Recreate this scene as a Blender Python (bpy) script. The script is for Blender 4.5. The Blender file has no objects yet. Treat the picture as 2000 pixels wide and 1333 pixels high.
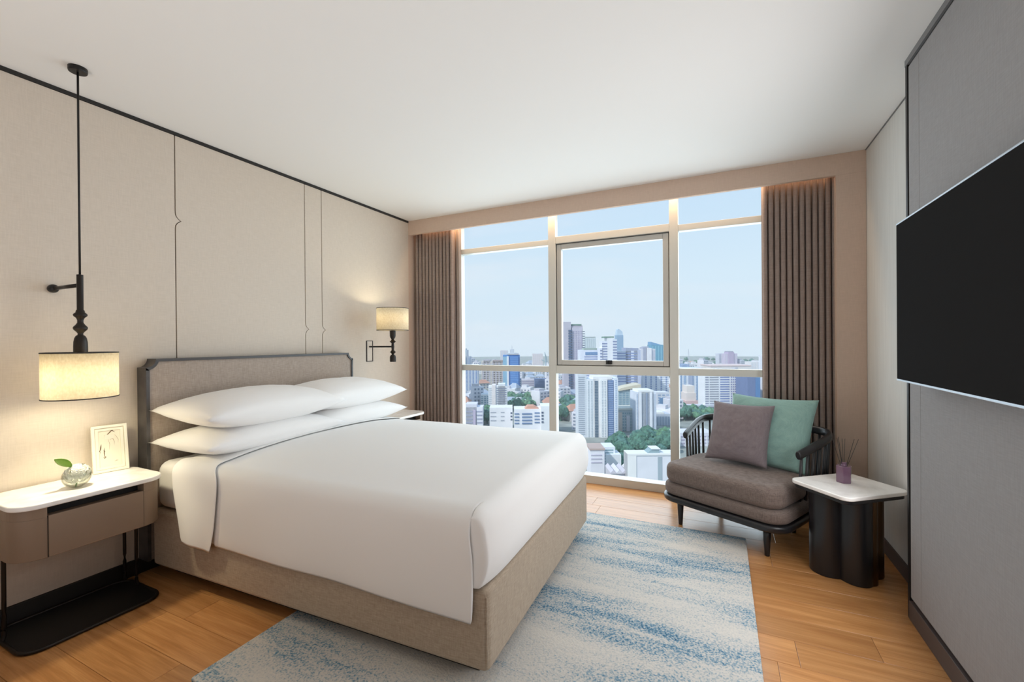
import bpy, bmesh, math, random
from mathutils import Vector, Matrix, noise
random.seed(7)
SC = bpy.context.scene
COL = SC.collection
PI = math.pi

# ------------------------------------------------------------------ camera
CX, CY, CZ = 3.1164, 0.0, 1.3505
FPX, PPY = 855.16, 671.43
YAW, PITCH, ROLL = math.radians(25.4832), math.radians(-0.1612), math.radians(-0.4363)
_f = Vector((-math.sin(YAW) * math.cos(PITCH), math.cos(YAW) * math.cos(PITCH), math.sin(PITCH)))
_r0 = Vector((math.cos(YAW), math.sin(YAW), 0)); _u0 = _r0.cross(_f)
_r = _r0 * math.cos(ROLL) + _u0 * math.sin(ROLL)
_u = -_r0 * math.sin(ROLL) + _u0 * math.cos(ROLL)
cd = bpy.data.cameras.new('camera'); cam = bpy.data.objects.new('camera', cd); COL.objects.link(cam)
cam.matrix_world = Matrix(((_r.x, _u.x, -_f.x, CX), (_r.y, _u.y, -_f.y, CY), (_r.z, _u.z, -_f.z, CZ), (0, 0, 0, 1)))
cd.sensor_width = 36; cd.lens = FPX / 2000 * 36; cd.shift_y = (PPY - 666.5) / 2000
cd.clip_end = 20000; cd.clip_start = .05
SC.camera = cam
CAMP = Vector((CX, CY, CZ))
def ray(px, py): return _f + _r * ((px - 1000) / FPX) + _u * ((PPY - py) / FPX)

# ------------------------------------------------------------------ world, lights, exposure
SC.view_settings.view_transform = 'Standard'; SC.view_settings.look = 'None'
SC.view_settings.gamma = 1; SC.view_settings.exposure = 0.0
SC.view_settings.use_curve_mapping = False
SC.cycles.use_denoising = True
SC.cycles.max_bounces = 10; SC.cycles.volume_bounces = 2; SC.cycles.diffuse_bounces = 6; SC.cycles.transparent_max_bounces = 12
SC.cycles.sample_clamp_indirect = 6.0
SC.cycles.caustics_reflective = False; SC.cycles.caustics_refractive = False

W = bpy.data.worlds.new('sky'); SC.world = W; W.use_nodes = True
nt = W.node_tree; nt.nodes.clear()
def wn(t): return nt.nodes.new(t)
out = wn('ShaderNodeOutputWorld'); bg = wn('ShaderNodeBackground'); tc = wn('ShaderNodeTexCoord')
sx = wn('ShaderNodeSeparateXYZ'); cr = wn('ShaderNodeValToRGB'); mp = wn('ShaderNodeMapping')
nz = wn('ShaderNodeTexNoise'); cr2 = wn('ShaderNodeValToRGB'); mx = wn('ShaderNodeMixRGB')
el = cr.color_ramp.elements
el[0].position = 0.0; el[0].color = (.74, .855, .965, 1)
el[1].position = 1.0; el[1].color = (.36, .60, .93, 1)
for pos, c in ((.14, (.715, .86, .985)), (.24, (.66, .825, .985)), (.36, (.56, .765, .98))):
    e = el.new(pos); e.color = (*c, 1)
mp.inputs['Scale'].default_value = (1.2, 1.2, 7)
nz.inputs['Scale'].default_value = 2.2; nz.inputs['Detail'].default_value = 5; nz.inputs['Roughness'].default_value = .55
cr2.color_ramp.elements[0].position = .47; cr2.color_ramp.elements[0].color = (0, 0, 0, 1)
cr2.color_ramp.elements[1].position = .78; cr2.color_ramp.elements[1].color = (.55, .55, .55, 1)
mx.inputs[2].default_value = (.86, .90, .97, 1)
L = nt.links.new
L(tc.outputs['Generated'], sx.inputs[0]); L(sx.outputs['Z'], cr.inputs[0])
L(tc.outputs['Generated'], mp.inputs[0]); L(mp.outputs[0], nz.inputs['Vector']); L(nz.outputs[0], cr2.inputs[0])
L(cr2.outputs[0], mx.inputs[0]); L(cr.outputs[0], mx.inputs[1]); L(mx.outputs[0], bg.inputs[0]); L(bg.outputs[0], out.inputs[0])
bg.inputs[1].default_value = 1.0

def lamp(name, kind, loc, energy, color, rot=(0, 0, 0), **kw):
    d = bpy.data.lights.new(name, kind); d.energy = energy; d.color = color
    for k, v in kw.items(): setattr(d, k, v)
    o = bpy.data.objects.new(name, d); COL.objects.link(o); o.location = loc; o.rotation_euler = rot
    return o
# hazy sun high behind the building, on the city only (the room is roofed)
lamp('sun', 'SUN', (0, -5, 40), 3.2, (1, .97, .93), (math.radians(48), 0, math.radians(-28)), angle=math.radians(2.5))
# sky portal filling the window opening
po = lamp('window_portal', 'AREA', (2.2, 4.2, 1.32), 1, (1, 1, 1), (-PI / 2, 0, 0), shape='RECTANGLE', size=3.4, size_y=2.7)
po.data.cycles.is_portal = True
# area lamp outside the glass, added to strengthen the daylight
lamp('daylight_boost', 'AREA', (2.2, 4.32, 1.35), 76, (.83, .94, 1), (-PI / 2, 0, 0), shape='RECTANGLE', size=3.3, size_y=2.5)
# softbox bounced off the ceiling behind the camera
lamp('bounce_light', 'AREA', (2.0, -.9, .8), 34, (.98, .97, .96), (math.radians(180 - 22), 0, 0), shape='RECTANGLE', size=3.2, size_y=1.8)
# unseen area lamp by the television wall, added to brighten bed foot and ceiling
lamp('side_fill', 'AREA', (3.86, 2.15, 1.3), 35, (.98, .97, .98), (math.radians(87), 0, PI / 2), shape='RECTANGLE', size=1.2, size_y=1.4)
# warm strip of light in the curtain pocket
lamp('cove_light', 'AREA', (2.0, 3.985, 2.675), 13, (1, .66, .38), (0, 0, 0), shape='RECTANGLE', size=3.7, size_y=.03)

# ------------------------------------------------------------------ materials
def mat(name, color, rough=.6, metal=0, spec=.5, noise_scale=None, noise_amt=.1, bump=0, bump_scale=None, stretch=None, coords='Object', sheen=0, coat=0):
    m = bpy.data.materials.new(name); m.use_nodes = True
    n = m.node_tree; b = n.nodes['Principled BSDF']
    b.inputs['Base Color'].default_value = (*color, 1); b.inputs['Roughness'].default_value = rough
    b.inputs['Metallic'].default_value = metal; b.inputs['Specular IOR Level'].default_value = spec
    if sheen: b.inputs['Sheen Weight'].default_value = sheen
    if coat: b.inputs['Coat Weight'].default_value = coat
    if noise_scale or bump:
        t = n.nodes.new('ShaderNodeTexCoord'); mpn = n.nodes.new('ShaderNodeMapping')
        if stretch: mpn.inputs['Scale'].default_value = stretch
        n.links.new(t.outputs[coords], mpn.inputs[0])
    if noise_scale:
        x = n.nodes.new('ShaderNodeTexNoise'); x.inputs['Scale'].default_value = noise_scale; x.inputs['Detail'].default_value = 4
        n.links.new(mpn.outputs[0], x.inputs['Vector'])
        mr = n.nodes.new('ShaderNodeMapRange'); mr.inputs[1].default_value = .3; mr.inputs[2].default_value = .7
        mr.inputs[3].default_value = 1 - noise_amt; mr.inputs[4].default_value = 1 + noise_amt
        n.links.new(x.outputs[0], mr.inputs[0])
        v = n.nodes.new('ShaderNodeVectorMath'); v.operation = 'SCALE'; v.inputs[0].default_value = color
        n.links.new(mr.outputs[0], v.inputs['Scale']); n.links.new(v.outputs[0], b.inputs['Base Color'])
    if bump:
        y = n.nodes.new('ShaderNodeTexNoise'); y.inputs['Scale'].default_value = bump_scale or 300; y.inputs['Detail'].default_value = 3
        n.links.new(mpn.outputs[0], y.inputs['Vector'])
        bp = n.nodes.new('ShaderNodeBump'); bp.inputs['Strength'].default_value = bump; bp.inputs['Distance'].default_value = .002
        n.links.new(y.outputs[0], bp.inputs['Height']); n.links.new(bp.outputs[0], b.inputs['Normal'])
    return m

def weave(name, c1, c2, scale=260, rough=.9, bump=.25, amt=.5, sheen=.1):
    """woven fabric: crossed thread noise between two yarn colours"""
    m = bpy.data.materials.new(name); m.use_nodes = True
    n = m.node_tree; b = n.nodes['Principled BSDF']; b.inputs['Roughness'].default_value = rough
    b.inputs['Specular IOR Level'].default_value = .2; b.inputs['Sheen Weight'].default_value = sheen
    t = n.nodes.new('ShaderNodeTexCoord'); hs = []
    for s in ((1, 1, .09), (.09, .09, 1)):
        a = n.nodes.new('ShaderNodeMapping'); a.inputs['Scale'].default_value = s
        q = n.nodes.new('ShaderNodeTexNoise'); q.inputs['Scale'].default_value = scale; q.inputs['Detail'].default_value = 2
        n.links.new(t.outputs['Object'], a.inputs[0]); n.links.new(a.outputs[0], q.inputs['Vector']); hs.append(q)
    ad = n.nodes.new('ShaderNodeMath'); ad.operation = 'ADD'
    n.links.new(hs[0].outputs[0], ad.inputs[0]); n.links.new(hs[1].outputs[0], ad.inputs[1])
    mr = n.nodes.new('ShaderNodeMapRange'); mr.inputs[1].default_value = 1 - amt * .5; mr.inputs[2].default_value = 1 + amt * .5
    n.links.new(ad.outputs[0], mr.inputs[0])
    mm = n.nodes.new('ShaderNodeMixRGB'); mm.inputs[1].default_value = (*c1, 1); mm.inputs[2].default_value = (*c2, 1)
    n.links.new(mr.outputs[0], mm.inputs[0]); n.links.new(mm.outputs[0], b.inputs['Base Color'])
    bp = n.nodes.new('ShaderNodeBump'); bp.inputs['Strength'].default_value = bump; bp.inputs['Distance'].default_value = .0015
    n.links.new(ad.outputs[0], bp.inputs['Height']); n.links.new(bp.outputs[0], b.inputs['Normal'])
    return m

def wood_floor():
    m = bpy.data.materials.new('oak_plank'); m.use_nodes = True
    n = m.node_tree; b = n.nodes['Principled BSDF']; b.inputs['Roughness'].default_value = .27; b.inputs['Specular IOR Level'].default_value = .5
    t = n.nodes.new('ShaderNodeTexCoord'); oi = n.nodes.new('ShaderNodeObjectInfo')
    off = n.nodes.new('ShaderNodeVectorMath'); off.operation = 'MULTIPLY_ADD'
    cmb = n.nodes.new('ShaderNodeCombineXYZ')
    sc_ = n.nodes.new('ShaderNodeMath'); sc_.operation = 'MULTIPLY'; sc_.inputs[1].default_value = 37
    n.links.new(oi.outputs['Random'], sc_.inputs[0])
    for i in range(3): n.links.new(sc_.outputs[0], cmb.inputs[i])
    off.inputs[1].default_value = (1.0, 14, 14)
    n.links.new(t.outputs['Object'], off.inputs[0]); n.links.new(cmb.outputs[0], off.inputs[2])
    g = n.nodes.new('ShaderNodeTexNoise'); g.inputs['Scale'].default_value = 2.2; g.inputs['Detail'].default_value = 6; g.inputs['Distortion'].default_value = .7
    n.links.new(off.outputs[0], g.inputs['Vector'])
    off2 = n.nodes.new('ShaderNodeVectorMath'); off2.operation = 'MULTIPLY_ADD'; off2.inputs[1].default_value = (3, 90, 90)
    n.links.new(t.outputs['Object'], off2.inputs[0]); n.links.new(cmb.outputs[0], off2.inputs[2])
    g2 = n.nodes.new('ShaderNodeTexNoise'); g2.inputs['Scale'].default_value = 2.0; g2.inputs['Detail'].default_value = 3
    n.links.new(off2.outputs[0], g2.inputs['Vector'])
    r1 = n.nodes.new('ShaderNodeValToRGB'); e = r1.color_ramp.elements
    e[0].position = .3; e[0].color = (.44, .195, .066, 1); e[1].position = .7; e[1].color = (.60, .295, .108, 1)
    n.links.new(g.outputs[0], r1.inputs[0])
    mu = n.nodes.new('ShaderNodeMixRGB'); mu.blend_type = 'MULTIPLY'; mu.inputs[0].default_value = .35
    n.links.new(r1.outputs[0], mu.inputs[1]); n.links.new(g2.outputs[0], mu.inputs[2])
    hv = n.nodes.new('ShaderNodeHueSaturation'); mr = n.nodes.new('ShaderNodeMapRange')
    mr.inputs[3].default_value = .98; mr.inputs[4].default_value = 1.3
    n.links.new(oi.outputs['Random'], mr.inputs[0]); n.links.new(mr.outputs[0], hv.inputs['Value']); n.links.new(mu.outputs[0], hv.inputs['Color'])
    n.links.new(hv.outputs[0], b.inputs['Base Color'])
    bp = n.nodes.new('ShaderNodeBump'); bp.inputs['Strength'].default_value = .08; bp.inputs['Distance'].default_value = .001
    n.links.new(g2.outputs[0], bp.inputs['Height']); n.links.new(bp.outputs[0], b.inputs['Normal'])
    return m

def rug_mat():
    m = bpy.data.materials.new('rug_pile'); m.use_nodes = True
    n = m.node_tree; b = n.nodes['Principled BSDF']; b.inputs['Roughness'].default_value = 1; b.inputs['Specular IOR Level'].default_value = .1
    t = n.nodes.new('ShaderNodeTexCoord')
    def nz_(scale, st, det=4, dist=0):
        a = n.nodes.new('ShaderNodeMapping'); a.inputs['Scale'].default_value = st
        q = n.nodes.new('ShaderNodeTexNoise'); q.inputs['Scale'].default_value = scale; q.inputs['Detail'].default_value = det
        q.inputs['Distortion'].default_value = dist
        n.links.new(t.outputs['Object'], a.inputs[0]); n.links.new(a.outputs[0], q.inputs['Vector']); return q
    streak = nz_(1.0, (.75, 4.2, 1), 5, .6); streak2 = nz_(1.0, (2.2, 13, 1), 5, .4); tuft = nz_(120, (1, 1, 1), 2); tint = nz_(.8, (1, 1, 1), 2)
    s = n.nodes.new('ShaderNodeMath'); s.operation = 'MULTIPLY_ADD'; s.inputs[1].default_value = .55
    n.links.new(streak2.outputs[0], s.inputs[0]); n.links.new(streak.outputs[0], s.inputs[2])
    s2 = n.nodes.new('ShaderNodeMath'); s2.operation = 'MULTIPLY_ADD'; s2.inputs[1].default_value = .95
    n.links.new(tuft.outputs[0], s2.inputs[0]); n.links.new(s.outputs[0], s2.inputs[2])
    r1 = n.nodes.new('ShaderNodeValToRGB'); e = r1.color_ramp.elements
    e[0].position = .0; e[0].color = (.64, .605, .55, 1); e[1].position = 1; e[1].color = (.022, .062, .115, 1)
    for p_, c in ((.36, (.56, .545, .515)), (.52, (.40, .44, .455)), (.68, (.17, .29, .38)), (.84, (.06, .155, .25))):
        q = e.new(p_); q.color = (*c, 1)
    mr = n.nodes.new('ShaderNodeMapRange'); mr.inputs[1].default_value = .93; mr.inputs[2].default_value = 1.66
    n.links.new(s2.outputs[0], mr.inputs[0]); n.links.new(mr.outputs[0], r1.inputs[0])
    n.links.new(r1.outputs[0], b.inputs['Base Color'])
    bp = n.nodes.new('ShaderNodeBump'); bp.inputs['Strength'].default_value = .6; bp.inputs['Distance'].default_value = .004
    n.links.new(tuft.outputs[0], bp.inputs['Height']); n.links.new(bp.outputs[0], b.inputs['Normal'])
    return m

def glass_pane(name='window_glass', refl=.12, rough=0, edge=False):
    m = bpy.data.materials.new(name); m.use_nodes = True; n = m.node_tree; n.nodes.clear()
    o = n.nodes.new('ShaderNodeOutputMaterial'); mi = n.nodes.new('ShaderNodeMixShader'); tr = n.nodes.new('ShaderNodeBsdfTransparent')
    gl = n.nodes.new('ShaderNodeBsdfGlossy'); lw = n.nodes.new('ShaderNodeLayerWeight'); lw.inputs['Blend'].default_value = .35
    mu = n.nodes.new('ShaderNodeMath'); mu.operation = 'MULTIPLY'; mu.inputs[1].default_value = refl
    gl.inputs['Roughness'].default_value = rough; tr.inputs[0].default_value = (.97, .985, .985, 1)
    if edge:        # blown glass gets denser toward its rim as one looks through more of it
        er = n.nodes.new('ShaderNodeValToRGB'); e = er.color_ramp.elements
        e[0].position = .35; e[0].color = (.96, .97, .95, 1); e[1].position = .95; e[1].color = (.50, .52, .46, 1)
        n.links.new(lw.outputs['Facing'], er.inputs[0]); n.links.new(er.outputs[0], tr.inputs[0])
    n.links.new(lw.outputs['Facing'], mu.inputs[0]); n.links.new(mu.outputs[0], mi.inputs[0])
    n.links.new(tr.outputs[0], mi.inputs[1]); n.links.new(gl.outputs[0], mi.inputs[2]); n.links.new(mi.outputs[0], o.inputs[0])
    return m

def shade_mat():
    m = bpy.data.materials.new('linen_shade'); m.use_nodes = True; n = m.node_tree; n.nodes.clear()
    o = n.nodes.new('ShaderNodeOutputMaterial'); mi = n.nodes.new('ShaderNodeMixShader'); tl = n.nodes.new('ShaderNodeBsdfTranslucent'); df = n.nodes.new('ShaderNodeBsdfDiffuse')
    t = n.nodes.new('ShaderNodeTexCoord'); q = n.nodes.new('ShaderNodeTexNoise'); q.inputs['Scale'].default_value = 120
    a = n.nodes.new('ShaderNodeMapping'); a.inputs['Scale'].default_value = (1, 1, .6)
    r1 = n.nodes.new('ShaderNodeValToRGB'); e = r1.color_ramp.elements
    e[0].position = .3; e[0].color = (.80, .74, .62, 1); e[1].position = .7; e[1].color = (.93, .89, .79, 1)
    n.links.new(t.outputs['Object'], a.inputs[0]); n.links.new(a.outputs[0], q.inputs['Vector']); n.links.new(q.outputs[0], r1.inputs[0])
    n.links.new(r1.outputs[0], tl.inputs[0]); n.links.new(r1.outputs[0], df.inputs[0])
    mi.inputs[0].default_value = .35
    n.links.new(tl.outputs[0], mi.inputs[1]); n.links.new(df.outputs[0], mi.inputs[2]); n.links.new(mi.outputs[0], o.inputs[0])
    return m

def sheer_mat():
    m = bpy.data.materials.new('sheer'); m.use_nodes = True; n = m.node_tree; n.nodes.clear()
    o = n.nodes.new('ShaderNodeOutputMaterial'); mi = n.nodes.new('ShaderNodeMixShader'); tl = n.nodes.new('ShaderNodeBsdfTranslucent'); df = n.nodes.new('ShaderNodeBsdfDiffuse')
    tl.inputs[0].default_value = (.55, .47, .42, 1); df.inputs[0].default_value = (.55, .47, .42, 1)
    n.links.new(tl.outputs[0], mi.inputs[1]); n.links.new(df.outputs[0], mi.inputs[2]); n.links.new(mi.outputs[0], o.inputs[0])
    return m

def clear_glass(name, color=(1, 1, 1), rough=0.0, ior=1.45):
    m = bpy.data.materials.new(name); m.use_nodes = True; b = m.node_tree.nodes['Principled BSDF']
    b.inputs['Base Color'].default_value = (*color, 1); b.inputs['Transmission Weight'].default_value = 1; b.inputs['Roughness'].default_value = rough; b.inputs['IOR'].default_value = ior
    return m

def emit(name, color, strength):
    m = bpy.data.materials.new(name); m.use_nodes = True; b = m.node_tree.nodes['Principled BSDF']
    b.inputs['Emission Color'].default_value = (*color, 1); b.inputs['Emission Strength'].default_value = strength
    return m

def marble():
    m = bpy.data.materials.new('white_marble'); m.use_nodes = True; n = m.node_tree; b = n.nodes['Principled BSDF']
    b.inputs['Roughness'].default_value = .22
    t = n.nodes.new('ShaderNodeTexCoord'); q = n.nodes.new('ShaderNodeTexNoise'); q.inputs['Scale'].default_value = 5; q.inputs['Detail'].default_value = 8; q.inputs['Distortion'].default_value = 1.5
    r1 = n.nodes.new('ShaderNodeValToRGB'); e = r1.color_ramp.elements
    e[0].position = .3; e[0].color = (.70, .68, .65, 1); e[1].position = .55; e[1].color = (.88, .865, .84, 1)
    n.links.new(t.outputs['Object'], q.inputs['Vector']); n.links.new(q.outputs[0], r1.inputs[0]); n.links.new(r1.outputs[0], b.inputs['Base Color'])
    return m

M = dict(
    wall=weave('wall_fabric', (.605, .53, .45), (.685, .605, .52), 180, .95, .08, .9, 0),
    gray_wall=mat('grey_wallpaper', (.62, .615, .59), .8, noise_scale=60, noise_amt=.04, stretch=(1, 1, .05)),
    tvpanel=weave('grey_panel_fabric', (.275, .266, .268), (.33, .322, .326), 200, .9, .08, .9, 0),
    ceiling=mat('ceiling_paint', (.82, .815, .80), .9),
    valance=weave('valance_fabric', (.56, .43, .345), (.63, .49, .40), 180, .95, .05, .9, 0),
    black=mat('black_metal', (.012, .011, .011), .42, .3), blacktrim=mat('black_trim', (.014, .012, .011), .5),
    bronze=mat('dark_bronze', (.022, .017, .014), .38, .5),
    greytrim=mat('grey_trim', (.16, .16, .165), .4),
    base=mat('dark_brown_skirting', (.075, .055, .05), .5),
    floor=wood_floor(), subfloor=mat('subfloor', (.06, .035, .02), .9),
    rug=rug_mat(), rugedge=mat('rug_binding', (.25, .24, .22), 1),
    frame=mat('window_frame_paint', (.60, .60, .555), .45), sash=mat('sash_metal', (.50, .485, .45), .4, .2), gasket=mat('gasket', (.10, .10, .10), .7),
    glass=glass_pane(), curtain=weave('curtain_cloth', (.24, .183, .158), (.33, .26, .228), 150, .95, .15, .9, .1), sheer=sheer_mat(),
    linen=mat('white_cotton', (.83, .825, .815), .85, spec=.2, bump=.05, bump_scale=500, sheen=.1),
    pillow=mat('pillow_cotton', (.88, .87, .86), .85, spec=.2, bump=.05, bump_scale=500, sheen=.1),
    bedfab=weave('taupe_bed_fabric', (.32, .252, .185), (.50, .412, .32), 330, .95, .25, .8),
    headfab=weave('taupe_headboard_fabric', (.31, .255, .21), (.46, .385, .33), 300, .95, .25, .8),
    darkwood=mat('dark_stained_wood', (.055, .05, .05), .32, noise_scale=14, noise_amt=.35, stretch=(1, .12, 1)),
    plinth=mat('black_plinth', (.008, .008, .008), .8),
    nsbody=mat('taupe_leather', (.235, .165, .115), .45, bump=.12, bump_scale=420, noise_scale=3, noise_amt=.06),
    marble=marble(), shade=shade_mat(), bulb=emit('bulb_glow', (1, .72, .38), 12),
    chairwood=mat('black_ash', (.013, .013, .015), .33, noise_scale=20, noise_amt=.3, stretch=(1, 1, .1)),
    chairfab=weave('brown_grey_tweed', (.106, .079, .069), (.218, .175, .155), 380, .95, .3, .7),
    mauve=weave('mauve_linen', (.155, .128, .137), (.212, .18, .19), 260, .9, .2, .8), teal=weave('sage_linen', (.19, .325, .295), (.26, .41, .375), 260, .9, .2, .8),
    tablecol=mat('black_lacquer', (.010, .010, .012), .3), table_sheen=mat('bronze_sheen', (.10, .055, .025), .32, .85),  # the bronze tone stands for sheen on the lit column faces
    violet=mat('violet_glass', (.155, .085, .135), .12, spec=.6, coat=.4), reed=mat('black_reed', (.02, .016, .013), .7),
    tvscreen=mat('tv_screen', (.022, .022, .0225), .5, spec=0), silver=mat('brushed_silver', (.36, .39, .43), .4, .7),
    cream=mat('cream_frame', (.80, .76, .66), .5), paper=mat('art_paper', (.78, .73, .62), .9), ink=mat('brown_ink', (.13, .085, .05), .9), paleink=mat('pale_ink', (.42, .36, .27), .9),
    petal=mat('white_petal', (.88, .88, .80), .7, spec=.2), leaf=mat('green_leaf', (.16, .33, .03), .5), clear=glass_pane('clear_glass', .5, .02, True),
)

# ------------------------------------------------------------------ mesh helpers
def obj(name, bm, m=None, parent=None, smooth=False, bevel=0, seg=2, sub=0, loc=None, rotz=None):
    me = bpy.data.meshes.new(name)
    bmesh.ops.recalc_face_normals(bm, faces=bm.faces[:])
    bm.to_mesh(me); bm.free()
    o = bpy.data.objects.new(name, me); COL.objects.link(o)
    for q in (m if isinstance(m, (list, tuple)) else [m]):
        if q: me.materials.append(q)
    if smooth:
        me.polygons.foreach_set('use_smooth', [True] * len(me.polygons))
    if bevel:
        b = o.modifiers.new('bevel', 'BEVEL'); b.width = bevel; b.segments = seg; b.limit_method = 'ANGLE'; b.angle_limit = math.radians(40)
        me.polygons.foreach_set('use_smooth', [True] * len(me.polygons))
        o.modifiers.new('wn', 'WEIGHTED_NORMAL').keep_sharp = False
    if sub:
        s = o.modifiers.new('sub', 'SUBSURF'); s.levels = s.render_levels = sub
    if loc is not None: o.location = loc
    if rotz is not None: o.rotation_euler.z = rotz
    if parent is not None: o.parent = parent
    return o
def tag(o, label=None, cat=None, group=None, kind=None):
    for k, v in (('label', label), ('category', cat), ('group', group), ('kind', kind)):
        if v: o[k] = v
    return o
def thing(name, label, cat, loc=(0, 0, 0), rotz=0, group=None):
    o = bpy.data.objects.new(name, None); COL.objects.link(o); o.location = loc; o.rotation_euler.z = rotz
    o.empty_display_size = .1
    return tag(o, label, cat, group)
def box(bm, x0, x1, y0, y1, z0, z1, T=None):
    vs = [bm.verts.new((x, y, z)) for x in (x0, x1) for y in (y0, y1) for z in (z0, z1)]
    for f in ((0, 1, 3, 2), (4, 6, 7, 5), (0, 4, 5, 1), (2, 3, 7, 6), (0, 2, 6, 4), (1, 5, 7, 3)):
        bm.faces.new([vs[i] for i in f])
    if T is not None:
        for v in vs: v.co = T @ v.co
    return vs
def B(*a, **k):
    bm = bmesh.new(); box(bm, *a, **k); return bm
def boxes(*lst):
    bm = bmesh.new()
    for a in lst: box(bm, *a)
    return bm
def prism(bm, pts, a0, a1, axis='z'):
    """extrude a closed 2D outline from a0 to a1 along an axis; z: (x,y); x: (y,z); y: (x,z)"""
    def P(p, h): return (p[0], p[1], h) if axis == 'z' else ((h, p[0], p[1]) if axis == 'x' else (p[0], h, p[1]))
    lo = [bm.verts.new(P(p, a0)) for p in pts]; hi = [bm.verts.new(P(p, a1)) for p in pts]
    n = len(pts)
    for i in range(n): bm.faces.new((lo[i], lo[(i + 1) % n], hi[(i + 1) % n], hi[i]))
    bm.faces.new(lo[::-1]); bm.faces.new(hi)
    return lo, hi
def ring(bm, outer, inner, a0, a1, axis='x'):
    def P(p, h): return (p[0], p[1], h) if axis == 'z' else ((h, p[0], p[1]) if axis == 'x' else (p[0], h, p[1]))
    n = len(outer)
    A = [[bm.verts.new(P(p, h)) for p in loop] for loop in (outer, inner) for h in (a0, a1)]
    o0, o1, i0, i1 = A
    for i in range(n):
        j = (i + 1) % n
        bm.faces.new((o0[i], o0[j], o1[j], o1[i])); bm.faces.new((i0[j], i0[i], i1[i], i1[j]))
        bm.faces.new((o1[i], o1[j], i1[j], i1[i])); bm.faces.new((o0[j], o0[i], i0[i], i0[j]))
def rrect(x0, x1, y0, y1, r, n=8):
    pts = []
    for cx, cy, a in ((x1 - r, y1 - r, 0), (x0 + r, y1 - r, 90), (x0 + r, y0 + r, 180), (x1 - r, y0 + r, 270)):
        for i in range(n + 1):
            t = math.radians(a + 90 * i / n); pts.append((cx + r * math.cos(t), cy + r * math.sin(t)))
    return pts
def lathe(bm, prof, c=(0, 0, 0), n=28, cap=True):
    rows = []
    for r, z in prof:
        rows.append([bm.verts.new((c[0] + r * math.cos(2 * PI * i / n), c[1] + r * math.sin(2 * PI * i / n), c[2] + z)) for i in range(n)])
    for a, b in zip(rows, rows[1:]):
        for i in range(n): bm.faces.new((a[i], a[(i + 1) % n], b[(i + 1) % n], b[i]))
    if cap:
        bm.faces.new(rows[0][::-1]); bm.faces.new(rows[-1])
    return rows
def tube(bm, path, r, n=10, closed=False, ry=None, up=Vector((0, 0, 1))):
    """sweep a circle (or ellipse: r sideways, ry along up) along a path; r may be a list"""
    path = [Vector(p) for p in path]; N = len(path); rows = []
    prev = None
    for i, p in enumerate(path):
        if closed: t = path[(i + 1) % N] - path[i - 1]
        else: t = path[min(i + 1, N - 1)] - path[max(i - 1, 0)]
        t.normalize()
        a = t.cross(up)
        if a.length < 1e-3: a = t.cross(Vector((1, 0, 0))) if prev is None else prev - t * prev.dot(t)
        a.normalize(); prev = a; b = a.cross(t); b.normalize()
        rr = r[i] if isinstance(r, (list, tuple)) else r
        rb = ry if ry else rr
        rows.append([bm.verts.new(p + a * rr * math.cos(2 * PI * k / n) + b * rb * math.sin(2 * PI * k / n)) for k in range(n)])
    for i in range(N if closed else N - 1):
        A, Bq = rows[i], rows[(i + 1) % N]
        for k in range(n): bm.faces.new((A[k], A[(k + 1) % n], Bq[(k + 1) % n], Bq[k]))
    if not closed:
        bm.faces.new(rows[0][::-1]); bm.faces.new(rows[-1])
def grid(bm, rows, close_u=False):
    V = [[bm.verts.new(p) for p in r] for r in rows]
    for a, b in zip(V, V[1:]):
        for i in range(len(a) - 1): bm.faces.new((a[i], a[i + 1], b[i + 1], b[i]))
    return V
def struct(name, bm, m, parent=None, **k):
    o = obj(name, bm, m, parent, **k)
    if parent is None: o['kind'] = 'structure'
    return o
def catmull(pts, k=8):
    out_ = []
    P = [pts[0]] + list(pts) + [pts[-1]]
    for i in range(1, len(P) - 2):
        p0, p1, p2, p3 = (Vector(P[j]) for j in (i - 1, i, i + 1, i + 2))
        for s in range(k):
            t = s / k
            out_.append(.5 * ((2 * p1) + (-p0 + p2) * t + (2 * p0 - 5 * p1 + 4 * p2 - p3) * t * t + (-p0 + 3 * p1 - 3 * p2 + p3) * t ** 3))
    out_.append(Vector(pts[-1])); return out_
def smooth01(t):
    t = max(0, min(1, t)); return t * t * (3 - 2 * t)

# ------------------------------------------------------------------ room shell
H = 2.7; WX = 4.055; PX = 3.936; VY = 3.888; DY = 4.09; BACK = -3.2; PY1 = 2.747
flo = struct('floor', B(-.1, 4.25, BACK, 4.25, -.14, -.012), M['subfloor'])
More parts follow.
